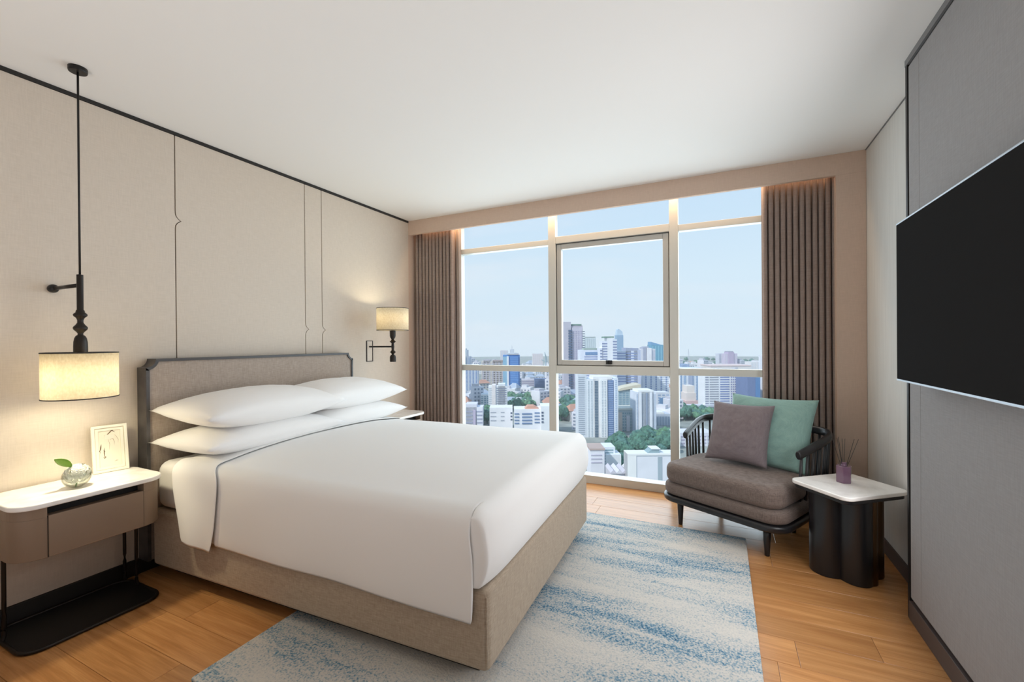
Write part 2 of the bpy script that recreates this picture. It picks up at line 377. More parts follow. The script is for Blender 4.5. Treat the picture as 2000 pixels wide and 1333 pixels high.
# oak planks laid parallel to the window wall
pw = .178; lens = [1.22, .95, 1.4, 1.1]
plank_me = {}
y = DY + .0; row = 0
while y > -.75:
    x = -.02 - random.random() * .9
    while x < WX:
        ln = random.choice(lens)
        if WX - (x + ln) < .25: ln = WX - x
        x1 = min(x + ln, WX); xa = max(x, 0.0)
        if x1 < .06: x = 0; continue
        if True:
            key = round(x1 - xa, 4)
            if key not in plank_me:
                bm = bmesh.new(); g = .0007; c = .0012; w2 = pw / 2 - g; l2 = (x1 - xa) / 2 - g
                top = [bm.verts.new(p) for p in ((-l2 + c, -w2 + c, 0), (l2 - c, -w2 + c, 0), (l2 - c, w2 - c, 0), (-l2 + c, w2 - c, 0))]
                mid = [bm.verts.new(p) for p in ((-l2, -w2, -.001), (l2, -w2, -.001), (l2, w2, -.001), (-l2, w2, -.001))]
                bot = [bm.verts.new(p) for p in ((-l2, -w2, -.012), (l2, -w2, -.012), (l2, w2, -.012), (-l2, w2, -.012))]
                bm.faces.new(top)
                for a, b in ((top, mid), (mid, bot)):
                    for i in range(4): bm.faces.new((a[i], a[(i + 1) % 4], b[(i + 1) % 4], b[i]))
                bmesh.ops.recalc_face_normals(bm, faces=bm.faces[:])
                me = bpy.data.meshes.new('plank'); bm.to_mesh(me); bm.free(); me.materials.append(M['floor']); plank_me[key] = me
            o = bpy.data.objects.new('plank', plank_me[key]); COL.objects.link(o); o.parent = flo
            o.location = ((xa + x1) / 2, y - pw / 2, 0)
        x += ln
    y -= pw; row += 1
fl2 = obj('plain_boards', B(0, WX, BACK, y, -.012, 0), M['floor'], flo)

struct('ceiling', B(-.1, 4.25, BACK, 4.25, H, H + .15), M['ceiling'])
wl = struct('wall_left', B(-.15, -.014, BACK, 4.25, -.12, H), M['blacktrim'])
# four upholstered panels with brace-shaped notches along their joints
def joint(yc, zn, dy):
    """points (y,z) of a joint from bottom to top with a pointed notch toward +y at height zn"""
    p = [(yc, .09), (yc, zn - .055)]
    for t in (.25, .5, .75): p.append((yc + dy * t ** 2, zn - .055 + .055 * t ** .7))
    p.append((yc + dy, zn))
    for t in (.75, .5, .25): p.append((yc + dy * t ** 2, zn + .055 - .055 * t ** .7))
    p += [(yc, zn + .055), (yc, H - .022)]
    return p
J = [joint(1.592, 2.141, .032), joint(2.55, 1.473, .033), joint(2.72, 1.47, .035)]
gp = .0035
def panel(left, right):
    bm = bmesh.new(); prism(bm, left + right[::-1], -.014, 0, 'x'); return obj('wall_panel', bm, M['wall'], wl)
Lp = [(BACK, .09), (BACK, H - .022)]; Rp = [(VY, .09), (VY, H - .022)]
sh = lambda j, d: [(a + d, b) for a, b in j]
panel(Lp, sh(J[0], -gp)); panel(sh(J[0], gp), sh(J[1], -gp)); panel(sh(J[1], gp), sh(J[2], -gp)); panel(sh(J[2], gp), Rp)
struct('trim_1', B(-.014, .006, BACK, VY, H - .02, H), M['blacktrim'])
struct('baseboard_left', B(-.014, .012, BACK, VY, 0, .088), M['blacktrim'], bevel=.002)
# right wall, its far part set back, the near part a framed fabric panel
struct('wall_right', B(WX, WX + .15, BACK, 4.25, -.12, H), M['gray_wall'])
struct('baseboard_right', boxes((WX - .012, WX, PY1, VY, 0, .085)), M['base'], bevel=.002)
struct('trim_4', B(WX - .006, WX, PY1, VY, H - .006, H), M['greytrim'])
tp = struct('wall_panel_right', boxes((PX + .004, WX, BACK, PY1 - .022, .1, H - .03)), M['blacktrim'])
obj('fabric_panel', B(PX, PX + .01, BACK, 2.598, .108, H - .042), M['tvpanel'], tp, bevel=.0015)
obj('fabric_panel', B(PX, PX + .01, 2.600, PY1 - .027, .108, H - .042), M['tvpanel'], tp, bevel=.0015)
obj('edge_trim', B(PX - .004, WX, PY1 - .022, PY1, 0, H - .03), M['black'], tp, bevel=.001)
obj('top_trim', B(PX - .006, WX, BACK, PY1, H - .03, H), M['greytrim'], tp)
obj('skirting', B(PX - .006, WX, BACK, PY1 - .022, 0, .09), M['base'], tp, bevel=.002)
struct('wall_back', B(-.1, 4.25, BACK - .15, BACK, -.12, H), M['gray_wall'])
# window wall: valance beam in front of the curtain pocket and a pier on the right
struct('trim_2', B(0, WX, VY, VY + .035, 2.545, H), M['valance'], bevel=.002)
struct('trim_3', boxes((3.878, WX, VY, 4.25, 0, 2.545), (WX - .001, WX + .1, VY, 4.25, 0, H)), M['valance'])
wf = struct('wall_front', boxes((-.1, .50, DY + .005, 4.25, -.12, H), (.50, 3.95, DY + .12, 4.25, 2.70, H + .1), (-.014, 0.0, VY, DY + .01, 0, H)), M['valance'])

# window: painted frame, mullions, opening sash, panes set back from the frame face
win = bpy.data.objects.new('window_1', None); COL.objects.link(win); win['kind'] = 'structure'
y0, y1 = DY - .015, DY + .06
fr = lambda n, *a: obj(n, B(*a), M['frame'], win, bevel=.003)
fr('sill', .50, 3.95, DY - .012, DY + .10, 0, .076)
fr('head_rail', .50, 3.95, y0, y1, 2.672, 2.70)
fr('side_jamb', .50, .566, y0, y1, .076, 2.672); fr('side_jamb', 3.89, 3.95, y0, y1, .076, 2.672)
fr('mullion', 1.578, 1.652, y0, y1, .076, 2.672); fr('mullion', 2.712, 2.785, y0, y1, .076, 2.672)
for xa, xb, zt in ((.566, 1.578, 2.345), (2.785, 3.89, 2.305)):
    fr('transom', xa, xb, y0 + .004, y1, 2.312, 2.366); fr('transom', xa, xb, y0 + .004, y1, 1.050, 1.110)
fr('transom', 1.652, 2.712, y0 + .004, y1, 2.318, 2.385); fr('transom', 1.652, 2.712, y0 + .004, y1, 1.040, 1.118)
gy = DY + .034
for xa, xb, za, zb in ((.566, 1.578, .076, 1.05), (.566, 1.578, 1.11, 2.312), (.566, 1.578, 2.366, 2.672), (1.652, 2.712, .076, 1.04), (1.652, 2.712, 2.385, 2.672),
                       (2.785, 3.89, .076, 1.05), (2.785, 3.89, 1.11, 2.312), (2.785, 3.89, 2.366, 2.672)):
    obj('pane', B(xa, xb, gy, gy + .006, za, zb), M['glass'], win)
sa = obj('sash', boxes((1.66, 1.705, y0 + .022, y1, 1.126, 2.31), (2.655, 2.704, y0 + .022, y1, 1.126, 2.31), (1.705, 2.655, y0 + .022, y1, 1.126, 1.172), (1.705, 2.655, y0 + .022, y1, 2.262, 2.31)), M['sash'], win, bevel=.004)
obj('pane', B(1.705, 2.655, gy, gy + .006, 1.172, 2.262), M['glass'], sa)
obj('gasket', boxes((1.652, 1.66, y0 + .03, y1, 1.118, 2.318), (2.704, 2.712, y0 + .03, y1, 1.118, 2.318), (1.66, 2.704, y0 + .03, y1, 1.118, 1.126), (1.66, 2.704, y0 + .03, y1, 2.31, 2.318)), M['gasket'], sa)
obj('latch', boxes((2.145, 2.20, y0 + .002, y0 + .024, 1.137, 1.175), (2.155, 2.168, y0 - .012, y0 + .004, 1.140, 1.170), (2.18, 2.192, y0 - .008, y0 + .004, 1.146, 1.172)), M['black'], sa, bevel=.002)

# curtains hanging in the pocket
def curtain(name, x0, x1, folds, m, label, yc=3.985, amp=.03, z0=.012, z1=2.63):
    bm = bmesh.new(); n = folds * 10
    rows = []
    for k in range(9):
        z = z0 + (z1 - z0) * k / 8; r = []
        for i in range(n + 1):
            t = i / n; ph = 2 * PI * folds * t
            wob = .25 * math.sin(3.1 * t * folds + 1.3) + .12 * noise.noise((t * 9, z * .8, 3))
            a = amp * (1 + .15 * noise.noise((t * 7, z * .7, 0)))
            r.append((x0 + (x1 - x0) * t + .008 * math.sin(2 * ph) + .004 * wob, yc + a * math.cos(ph) + .006 * wob, z))
        rows.append(r)
    grid(bm, rows)
    o = obj(name, bm, m, smooth=True); s = o.modifiers.new('s', 'SOLIDIFY'); s.thickness = .003
    return tag(o, label, 'curtain')
curtain('curtain', .035, .535, 11, M['curtain'], 'pleated taupe curtain drawn open at the left of the window beside the wall lamp')
curtain('curtain', 3.415, 3.905, 12, M['curtain'], 'pleated taupe curtain drawn open at the right of the window behind the armchair')
curtain('sheer_curtain', .545, .582, 2, M['sheer'], 'narrow pale sheer curtain bunched between taupe curtain and left window frame', yc=4.03, amp=.022)

# ------------------------------------------------------------------ rug
bm = bmesh.new(); prism(bm, rrect(1.19, 3.262, 1.02, 3.348, .012, 3), 0, .014)
rg = obj('rug', bm, M['rug'], bevel=.004); tag(rg, 'blue and pale grey streaked rug under the foot of the bed', 'rug')

# ------------------------------------------------------------------ bed
BA = math.radians(1.95); BO = Vector((.03, 2.17, 0)); BU = Vector((math.cos(BA), math.sin(BA), 0)); BV = Vector((-math.sin(BA), math.cos(BA), 0))
def bp_(u, v, z): return BO + BU * u + BV * v + Vector((0, 0, z))
bed = thing('bed', 'large upholstered taupe bed with a notched headboard in a dark wood frame', 'bed', (.03, 2.17, 0))
def head_outline(hw, top, corner_hw, corner_top, r, bottom=.09, n=7):
    p = [(-hw, bottom), (-hw, corner_top - r)]
    for i in range(n + 1):      # concave arc centred on the missing corner
        a = -PI / 2 + (PI / 2) * i / n
        p.append((-corner_hw + r * math.cos(a), corner_top + r * math.sin(a)))
    p[-1] = (-corner_hw + r, top)
    q = [(-a, b) for a, b in p[::-1]]
    return p + q
HW, HT = .792, 1.268
outer = head_outline(HW, HT, HW, HT, .050); inner = head_outline(HW - .018, HT - .016, HW, HT, .066)
bm = bmesh.new(); ring(bm, outer, inner, -.02, .078, 'x'); obj('headboard_frame', bm, M['darkwood'], bed, bevel=.004)
bm = bmesh.new(); prism(bm, inner, -.015, .068, 'x'); obj('headboard_cushion', bm, M['headfab'], bed, bevel=.008, seg=3)
bm = bmesh.new(); prism(bm, rrect(.075, 2.253, -.785, .785, .03, 5), .078, .40)
b_ = obj('base', bm, M['bedfab'], bed, bevel=.022, seg=4); b_.rotation_euler.z = BA
for v in (-.777, .777):
    bm = bmesh.new(); tube(bm, [(2.245, v, .10), (2.245, v, .37)], .004, 6); obj('piping', bm, M['bedfab'], b_)
o = obj('plinth', B(.14, 2.17, -.70, .70, .014, .08), M['plinth'], bed); o.rotation_euler.z = BA
# mattress in a white fitted sheet
bm = bmesh.new(); prism(bm, rrect(.082, 2.215, -.772, .772, .06, 6), .40, .675)
mt = obj('mattress', bm, M['linen'], bevel=.06, seg=5); mt.location = BO; mt.rotation_euler.z = BA
tag(mt, 'thick mattress in a white fitted sheet on the taupe bed base', 'mattress')
# duvet: crowned top that rolls over the foot and drops down both long sides
def crown(u, v):
    s = 1 - abs(v / .80) ** 2.6
    return .695 + .055 * max(0, s) * (.75 + .25 * smooth01((2.3 - u) / .9)) + .004 * noise.noise((u * 2.2, v * 2.2, 5))
def cross(u, off=0, hem=.272, flare=0):
    """profile across the bed from the near hem over the top to the far hem: list of (v, z)"""
    P = []
    zt = crown(u, .70)
    for z in (hem, hem + .10, .46, .54, .60): P.append((-.815 - off - flare * (.62 - z) - .006 * noise.noise((u * 3, z * 4, 9)), z))
    for a in (15, 35, 55, 75): P.append((-.735 - (.078 + off) * math.cos(math.radians(a)), zt - .075 + (.075 + off) * math.sin(math.radians(a))))
    for v in [-.70 + 1.40 * i / 14 for i in range(15)]: P.append((v, crown(u, v) + off))
    for a in (75, 55, 35, 15): P.append((.735 + (.078 + off) * math.cos(math.radians(a)), zt - .075 + (.075 + off) * math.sin(math.radians(a))))
    for z in (.60, .54, .46, hem + .10, hem): P.append((.815 + off + flare * (.62 - z), z))
    return P
def ztop(v):
    a = abs(v)
    if a <= .70: return crown(2.19, v)
    z7 = crown(2.19, .70)
    if a <= .735: return z7
    return z7 - .075 + .075 * math.sqrt(max(0, 1 - ((a - .735) / .078) ** 2))
bm = bmesh.new(); rows = []
fs_ = sorted([i / 28 for i in range(29)] + [.088, .094, .100, .106, .985, .994])
for f_ in fs_:
    us_ = .50 + f_ * 1.76; ut_ = .55 + f_ * (2.19 - .55); r = []
    for v, z in cross(us_, hem=.306 - .016 * us_ + .004 * math.sin(us_ * 5)):
        k = smooth01((z - .50) / .10)
        end = 2.208 - .012 * max(0, (.60 - z) / .33)
        u2 = (.50 + f_ * (end - .50)) * (1 - k) + ut_ * k
        if k < 1: v -= (1 if v > 0 else -1) * ((.016 * (1 - smooth01((us_ - .655) / .03)) if v < 0 else 0) ) * (1 - k)
        r.append(bp_(u2, v, z))
    rows.append(r)
grid(bm, rows)
# foot: rolls down to the base between mattress and upholstered rail
vs_ = [-.801, -.800] + [-.79, -.77, -.75] + [-.70 + 1.40 * i / 14 for i in range(15)] + [.75, .77, .79, .800, .801]
rows = []
for j in range(15):
    t = j / 14; r = []
    for v in vs_:
        e_ = max(0, (abs(v) - .62) / .19)
        zt = ztop(v); zl = crown(2.19, max(-.70, min(.70, v)))
        if t < .45:
            a = t / .45 * PI / 2; rad = .085
            u = 2.19 + rad * math.sin(a) * (1 - .35 * e_ ** 2); z = zt - (rad * (1 - math.cos(a))) * (1 - .3 * (zl - zt) / .08)
        else:
            s = (t - .45) / .55
            z0_ = zt - rad * (1 - .3 * (zl - zt) / .08)
            u = 2.19 + .085 * (1 - .35 * e_ ** 2) + .014 * math.sin(s * PI) - .03 * s ** 3; z = z0_ - (z0_ - .402) * s
        if abs(v) > .8005: u -= .09 * min(1, t * 6)      # wraps round behind the hanging side
        r.append(bp_(u, v, z))
    rows.append(r)
grid(bm, rows)
bmesh.ops.remove_doubles(bm, verts=bm.verts[:], dist=.004)
dv = obj('duvet', bm, M['linen'], smooth=True); s_ = dv.modifiers.new('s', 'SOLIDIFY'); s_.thickness = .012; s_.offset = -1
ss = dv.modifiers.new('sub', 'SUBSURF'); ss.levels = ss.render_levels = 1
tag(dv, 'smooth white duvet covering the bed and hanging down its side', 'duvet')
# turned-down flat sheet: a band across the bed whose near end hangs as a loose flap
bm = bmesh.new(); rows = []
NB = 12
for i in range(NB + 1):
    t = i / NB; r = []
    for (v, z) in cross(.66, .007, hem=.29):
        u = .335 + (.63 - .335) * t
        if v < -.6:   # near side: front edge swings toward the head as it drops
            d = smooth01((.69 - z) / .45)
            u = .335 + .115 * d + t * (.295 + .10 * smooth01((.74 - z) / .10) - .21 * max(0, (.66 - z) / .42) ** 1.3)
            v -= .012 * d * (1 + math.sin(t * 5)) + .004
            z -= .03 * d * t ** 2
        else:
            z += .004 * math.sin(v * 9 + t * 3) * 0
        hz = .018 * smooth01((.45 - u) / .12) if abs(v) < .76 else 0
        r.append(bp_(u, v, z - hz))
    rows.append(r)
grid(bm, rows)
fs = obj('flat_sheet', bm, M['linen'], smooth=True); s_ = fs.modifiers.new('s', 'SOLIDIFY'); s_.thickness = .004; s_.offset = 1
ss = fs.modifiers.new('sub', 'SUBSURF'); ss.levels = ss.render_levels = 1
tag(fs, 'white top sheet folded back in a band over the duvet below the pillows', 'sheet')

def make_pillow(L_, W_, Hh, seed, n=28, pinch=.05, m=None, name='pillow', puff=2.2, wr=.006):
    """cushion in local XY plane: L_ along x, W_ along y"""
    bm = bmesh.new(); tops = []; bots = []
    for j in range(n + 1):
        b = -1 + 2 * j / n; rt = []; rb = []
        for i in range(n + 1):
            a = -1 + 2 * i / n
            x = a * L_ / 2 * (1 - pinch * (1 - b * b)); y_ = b * W_ / 2 * (1 - pinch * (1 - a * a))
            k = (max(0, 1 - abs(a) ** puff) * max(0, 1 - abs(b) ** puff)) ** .5
            w = wr * noise.noise((a * 2.5 + seed, b * 2.5, seed)) * k + wr * .6 * noise.noise((a * 6 + seed, b * 6, seed * 2)) * k
            zz = Hh / 2 * k
            rt.append(Vector((x, y_, zz + w))); rb.append(Vector((x, y_, -zz + w * .5)))
        tops.append(rt); bots.append(rb)
    V = grid(bm, tops); U = grid(bm, [r[::-1] for r in bots])
    bmesh.ops.remove_doubles(bm, verts=bm.verts[:], dist=.0004)
    o = obj(name, bm, m or M['pillow'], smooth=True)
    return o
def pillow(u, v, z, L_, W_, Hh, seed, label, ry=0, rz=0, rx=0):
    o = make_pillow(L_, W_, Hh, seed)
    o.location = bp_(u, v, z); o.rotation_euler = (rx, ry, PI / 2 + BA + rz)
    return tag(o, label, 'pillow', 'pillows stacked on the bed')
pillow(.335, .43, .785, .97, .55, .20, 4, 'white pillow lying under another in the stack nearer the window')
pillow(.325, .43, .955, .99, .55, .235, 3, 'top white pillow of the stack nearer the window', rx=math.radians(3))
pillow(.345, -.315, .785, .965, .56, .20, 2, 'white pillow lying under another in the stack nearer the hanging lamp')
pillow(.335, -.295, .955, .985, .56, .235, 1, 'top white pillow of the stack nearer the hanging lamp', rx=math.radians(3))

# ------------------------------------------------------------------ nightstands
NH = .655
def nightstand(y_c, label, first=None):
    t = thing('nightstand', label, 'nightstand', (0, y_c, 0), 0, 'nightstands beside the bed')
    hl = .288; fx = .412
    bm = bmesh.new(); prism(bm, rrect(.022, fx, -hl, hl, .09, 8), NH - .024, NH); obj('top', bm, M['marble'], t, bevel=.006, seg=3)
    # curved body split around the drawer opening
    o_ = rrect(.028, fx - .010, -hl + .006, hl - .006, .105, 10)
    bm = bmesh.new(); prism(bm, o_, .405, NH - .068); 
    body = obj('body', bm, M['nsbody'], t, bevel=.003)
    for sgn in (-1, 1):
        pts = [p for p in o_ if p[1] * sgn > .181]
        pts = sorted(pts, key=lambda p: math.atan2(p[1] - sgn * .2, p[0] - .2))
        bm = bmesh.new()
        q = [(.028, sgn * .181)] + ([p for p in (o_ if sgn > 0 else o_) if p[1] * sgn > .181]) + [(fx - .010, sgn * .181)]
        c = Vector((.22, sgn * .23)); q.sort(key=lambda p: math.atan2(p[1] - c.y, p[0] - c.x))
        prism(bm, q, NH - .068, NH - .024); obj('side_cheek', bm, M['nsbody'], body)
    obj('recess', B(.05, fx - .07, -.181, .181, NH - .068, NH - .024), M['plinth'], body)
    dr = obj('drawer', B(fx - .018, fx - .004, -.178, .178, .408, NH - .062), M['nsbody'], t, bevel=.002)
    for q in (-.1805, .178): obj('shadow_gap', B(fx - .017, fx - .0085, q, q + .0025, .406, NH - .064), M['plinth'], dr)
    bm = bmesh.new(); tube(bm, [(p[0], p[1], .010) for p in rrect(.03, .405, -.262, .262, .075, 7)], .0085, 8, closed=True)
    obj('floor_ring', bm, M['bronze'], t, smooth=True)
    bm = bmesh.new(); prism(bm, rrect(.034, .401, -.258, .258, .073, 7), .0, .012); obj('base_plate', bm, M['black'], t)
    for x in (.04, .165):
        for sgn in (-1, 1):
            bm = bmesh.new(); tube(bm, catmull([(x, sgn * .250, .41), (x, sgn * .250, .12), (x, sgn * .250, .04), (x + .004, sgn * .257, .012)], 6), .0085, 8)
            obj('leg', bm, M['bronze'], t, smooth=True)
    return t
nightstand(1.047, 'curved taupe nightstand with marble top holding a vase and picture frame')
nightstand(3.372, 'nightstand mostly hidden behind the far side of the bed, white top showing')

# ------------------------------------------------------------------ hanging lamp and wall lamp
def shade(parent, R, z0, z1, c):
    bm = bmesh.new(); lathe(bm, [(R, z0), (R, z1)], c, 48, cap=False)
    s = obj('lamp_shade', bm, M['shade'], parent, smooth=True); q = s.modifiers.new('s', 'SOLIDIFY'); q.thickness = .002
    for z in (z0, z1):
        bm = bmesh.new(); tube(bm, [(c[0] + R * math.cos(2 * PI * i / 48), c[1] + R * math.sin(2 * PI * i / 48), c[2] + z) for i in range(48)], .0022, 6, closed=True, ry=.003)
        obj('rim', bm, M['blacktrim'], s, smooth=True)
    return s
def bulb(parent, c, z, energy, name, r=.032):
    bm = bmesh.new(); bmesh.ops.create_uvsphere(bm, u_segments=16, v_segments=10, radius=r, matrix=Matrix.Translation((c[0], c[1], c[2] + z)))
    obj('bulb', bm, M['bulb'], parent, smooth=True)
    l = lamp(name, 'POINT', (0, 0, 0), energy, (1, .90, .62), shadow_soft_size=.045)
    l.location = (c[0], c[1], c[2] + z - .06 if z > 0 else c[2] + z); l.parent = parent
    return l
LX, LY = .305, 1.02
pl = thing('pendant_lamp', 'lit hanging lamp with black turned stem and cream drum shade above nightstand', 'lamp', (LX, LY, 0))
bm = bmesh.new(); lathe(bm, [(.034, 2.678), (.036, 2.684), (.036, 2.7)], n=32); obj('canopy', bm, M['black'], pl, smooth=False)
bm = bmesh.new(); tube(bm, [(0, 0, 1.69), (0, 0, 2.68)], .0045, 10); obj('rod', bm, M['black'], pl, smooth=True)
prof = [(.005, 1.697), (.0125, 1.695), (.0125, 1.525), (.016, 1.520), (.017, 1.512), (.025, 1.504), (.0265, 1.499), (.025, 1.494), (.015, 1.484), (.0115, 1.474), (.0115, 1.462), (.017, 1.452), (.026, 1.441), (.027, 1.435),
        (.025, 1.428), (.015, 1.417), (.010, 1.409), (.011, 1.402), (.017, 1.398), (.0225, 1.386), (.0255, 1.368), (.0265, 1.345), (.0265, 1.318), (.004, 1.316)]
bm = bmesh.new(); lathe(bm, prof, n=32); st = obj('turned_stem', bm, M['bronze'], pl, smooth=True); st.modifiers.new('e', 'EDGE_SPLIT').split_angle = math.radians(50)
bm = bmesh.new(); tube(bm, [(-.305 + .03, 0, 1.645), (-.015, 0, 1.645)], .0095, 10); obj('arm', bm, M['bronze'], pl, smooth=True)
bm = bmesh.new(); tube(bm, [(-.305, 0, 1.645), (-.298, 0, 1.645), (-.285, 0, 1.645), (-.270, 0, 1.645), (-.262, 0, 1.645)], [.019, .021, .022, .018, .010], 20); obj('wall_knob', bm, M['black'], pl, smooth=True)
shade(pl, .138, 1.099, 1.316, (0, 0, 0))
bm = bmesh.new(); lathe(bm, [(.025, 1.3125), (.1375, 1.3125), (.1375, 1.3155), (.025, 1.3155)], n=48, cap=False); obj('shade_cap', bm, M['shade'], pl)
bm = bmesh.new(); lathe(bm, [(.016, 1.245), (.018, 1.318)], n=16); obj('bulb_holder', bm, M['black'], pl, smooth=True)
bulb(pl, (0, 0, 0), 1.215, 5.4, 'pendant_light')
sl = lamp('pendant_downlight', 'SPOT', (0, 0, 1.17), 13.5, (1, .88, .60), (0, 0, 0), spot_size=math.radians(88), spot_blend=.6, shadow_soft_size=.03); sl.parent = pl

SX, SY = .294, 3.28
wl_ = thing('wall_lamp', 'lit wall lamp with black turned post and cream drum shade by the left curtain', 'lamp', (SX, SY, 0))
bm = bmesh.new(); ring(bm, [(-.042, 1.172), (.042, 1.172), (.042, 1.378), (-.042, 1.378)], [(-.036, 1.178), (.036, 1.178), (.036, 1.372), (-.036, 1.372)], -SX, -SX + .008, 'x')
obj('back_plate_frame', bm, M['black'], wl_)
obj('back_plate', B(-SX, -SX + .004, -.036, .036, 1.178, 1.372), M['wall'], wl_)
bm = bmesh.new(); tube(bm, [(-SX, 0, 1.318), (-.01, 0, 1.318)], .0085, 10); obj('arm', bm, M['black'], wl_, smooth=True)
prof2 = [(0.0036, 1.172), (0.0269, 1.173), (0.0287, 1.178), (0.0287, 1.215), (0.0251, 1.232), (0.0125, 1.240), (0.0108, 1.248), (0.0197, 1.258), (0.0287, 1.266), (0.0197, 1.274), (0.0116, 1.284), (0.0125, 1.300), (0.0143, 1.318), (0.0125, 1.336), (0.0116, 1.350),
         (0.0197, 1.358), (0.0296, 1.366), (0.0197, 1.374), (0.0116, 1.386), (0.0161, 1.394), (0.0233, 1.404), (0.0269, 1.420), (0.0278, 1.472), (0.0036, 1.475)]
bm = bmesh.new(); lathe(bm, prof2, n=28); st = obj('turned_post', bm, M['bronze'], wl_, smooth=True); st.modifiers.new('e', 'EDGE_SPLIT').split_angle = math.radians(50)
shade(wl_, .148, 1.474, 1.682, (0, 0, 0))
bm = bmesh.new(); lathe(bm, [(.03, 1.474), (.147, 1.474), (.147, 1.477), (.03, 1.477)], n=40, cap=False); obj('shade_cap', bm, M['shade'], wl_)
bm = bmesh.new(); lathe(bm, [(.016, 1.474), (.016, 1.54)], n=16); obj('bulb_holder', bm, M['black'], wl_, smooth=True)
l_ = bulb(wl_, (0, 0, 0), 1.572, 3.6, 'wall_lamp_light'); l_.location.z = 1.615; l_.data.shadow_soft_size = .025

# ------------------------------------------------------------------ picture frame and vase on the near nightstand
pf = thing('picture_frame', 'cream picture frame with a botanical sketch leaning on the wall', 'picture frame', (.078, 1.226, NH))
fw, fh = .076, .255
tilt = Matrix.Rotation(math.radians(-10), 4, 'Y'); turn = Matrix.Rotation(math.radians(-9), 4, 'Z')
def pfo(name, bm, m, par=pf, **k):
    bmesh.ops.transform(bm, matrix=turn @ tilt, verts=bm.verts[:]); return obj(name, bm, m, par, **k)
R_ = lambda a, b, c, d: [(a, c), (b, c), (b, d), (a, d)]
bm = bmesh.new(); ring(bm, R_(-fw, fw, 0, fh), R_(-fw + .015, fw - .015, .015, fh - .015), -.008, .012, 'x'); pfo('frame', bm, M['cream'], bevel=.003)
bm = bmesh.new(); ring(bm, R_(-fw + .016, fw - .016, .016, fh - .016), R_(-fw + .030, fw - .030, .030, fh - .030), -.006, .005, 'x'); pfo('inner_frame', bm, M['cream'], bevel=.0015)
art = pfo('sketch', B(-.006, -.002, -fw + .028, fw - .028, .028, fh - .028), M['paper'])
def stroke(pts, w, m):
    bm = bmesh.new(); n = len(pts)
    for i in range(n - 1):
        (a, b), (c, d) = pts[i], pts[i + 1]; L_ = math.hypot(c - a, d - b) or 1; nx, ny = -(d - b) / L_, (c - a) / L_
        w0, w1 = (w * math.sin(PI * (j + .15) / (n - .7)) * .5 for j in (i, i + 1))
        vs = [bm.verts.new((-.0018, p[0] * .72, p[1])) for p in ((a + nx * w0, b + ny * w0), (c + nx * w1, d + ny * w1), (c - nx * w1, d - ny * w1), (a - nx * w0, b - ny * w0))]
        bm.faces.new(vs)
    pfo('ink_stroke', bm, m, art)
for pts, w, m in (
    ([(-.062, .222), (-.03, .226), (0, .228), (.03, .232), (.062, .232)], .004, 'paleink'),
    ([(-.03, .198), (-.012, .202), (.004, .214), (.014, .222), (.026, .226)], .006, 'ink'), ([(.006, .226), (.02, .222), (.034, .212)], .005, 'ink'),
    ([(-.048, .155), (-.052, .14), (-.054, .128), (-.058, .118)], .008, 'ink'), ([(-.052, .124), (-.062, .118), (-.066, .110)], .005, 'ink'), ([(-.058, .118), (-.056, .106)], .006, 'ink'),
    ([(-.032, .135), (-.034, .12), (-.034, .106), (-.034, .094), (-.036, .08)], .006, 'ink'), ([(-.036, .122), (-.029, .112)], .010, 'ink'), ([(-.034, .09), (-.025, .082), (-.034, .076), (-.04, .084)], .005, 'ink'),
    ([(.0, .17), (.012, .178), (.022, .176), (.028, .16), (.026, .14)], .004, 'paleink'), ([(.03, .2), (.04, .19), (.052, .17), (.05, .15)], .003, 'paleink'), ([(-.01, .19), (0, .15), (-.004, .12)], .003, 'paleink'), ([(.022, .052), (.036, .056), (.046, .055)], .004, 'paleink')):
    stroke(pts, w, M[m])
bm = bmesh.new(); box(bm, -.006, .0, -.02, .02, 0, .2)
bmesh.ops.transform(bm, matrix=turn @ Matrix.Translation((-.045, 0, .0)) @ Matrix.Rotation(math.radians(4), 4, 'Y'), verts=bm.verts[:]); obj('easel_back', bm, M['cream'], pf)

va = thing('vase', 'round clear glass vase on the marble nightstand top', 'vase', (.255, 1.018, NH))
bm = bmesh.new(); prof = [(.022, .001)] + [(.054 * math.sin(a), .052 - .054 * math.cos(a)) for a in [math.radians(d) for d in range(28, 142, 8)]]
inn = [(max(r - .003, .001), z + (.003 if z < .02 else 0)) for r, z in prof[::-1]]
lathe(bm, prof + inn, n=36, cap=True); obj('glass_bowl', bm, M['clear'], va, smooth=True)
fl = thing('hydrangea', 'white hydrangea head with one green leaf in the round glass vase', 'flower', (.255, 1.018, NH + .052))
bm = bmesh.new(); tube(bm, catmull([(.004, -.006, -.05), (.006, .0, -.02), (0, .004, .01)], 4), .003, 6); obj('stem', bm, M['leaf'], fl)
bm = bmesh.new(); rnd = random.Random(3)
for i in range(260):
    a = rnd.random() * 2 * PI; z = rnd.uniform(-.95, 1); rr = math.sqrt(max(0, 1 - z * z))
    c = Vector((rr * math.cos(a) * .046, .003 + rr * math.sin(a) * .048, z * .044 + .014)); nrm = Vector((c.x, c.y, c.z - .02)).normalized()
    q = nrm.to_track_quat('Z', 'Y').to_matrix().to_4x4()
    for k in range(4):
        p = Matrix.Translation(c) @ q @ Matrix.Rotation(k * PI / 2 + a, 4, 'Z')
        vs = [bm.verts.new(p @ Vector(w)) for w in ((0, 0, 0), (.006, -.005, .003), (.012, 0, .001), (.006, .005, .003))]
        bm.faces.new(vs)
tag(obj('petals', bm, M['petal'], fl), kind='stuff')
bm = bmesh.new(); rows = []
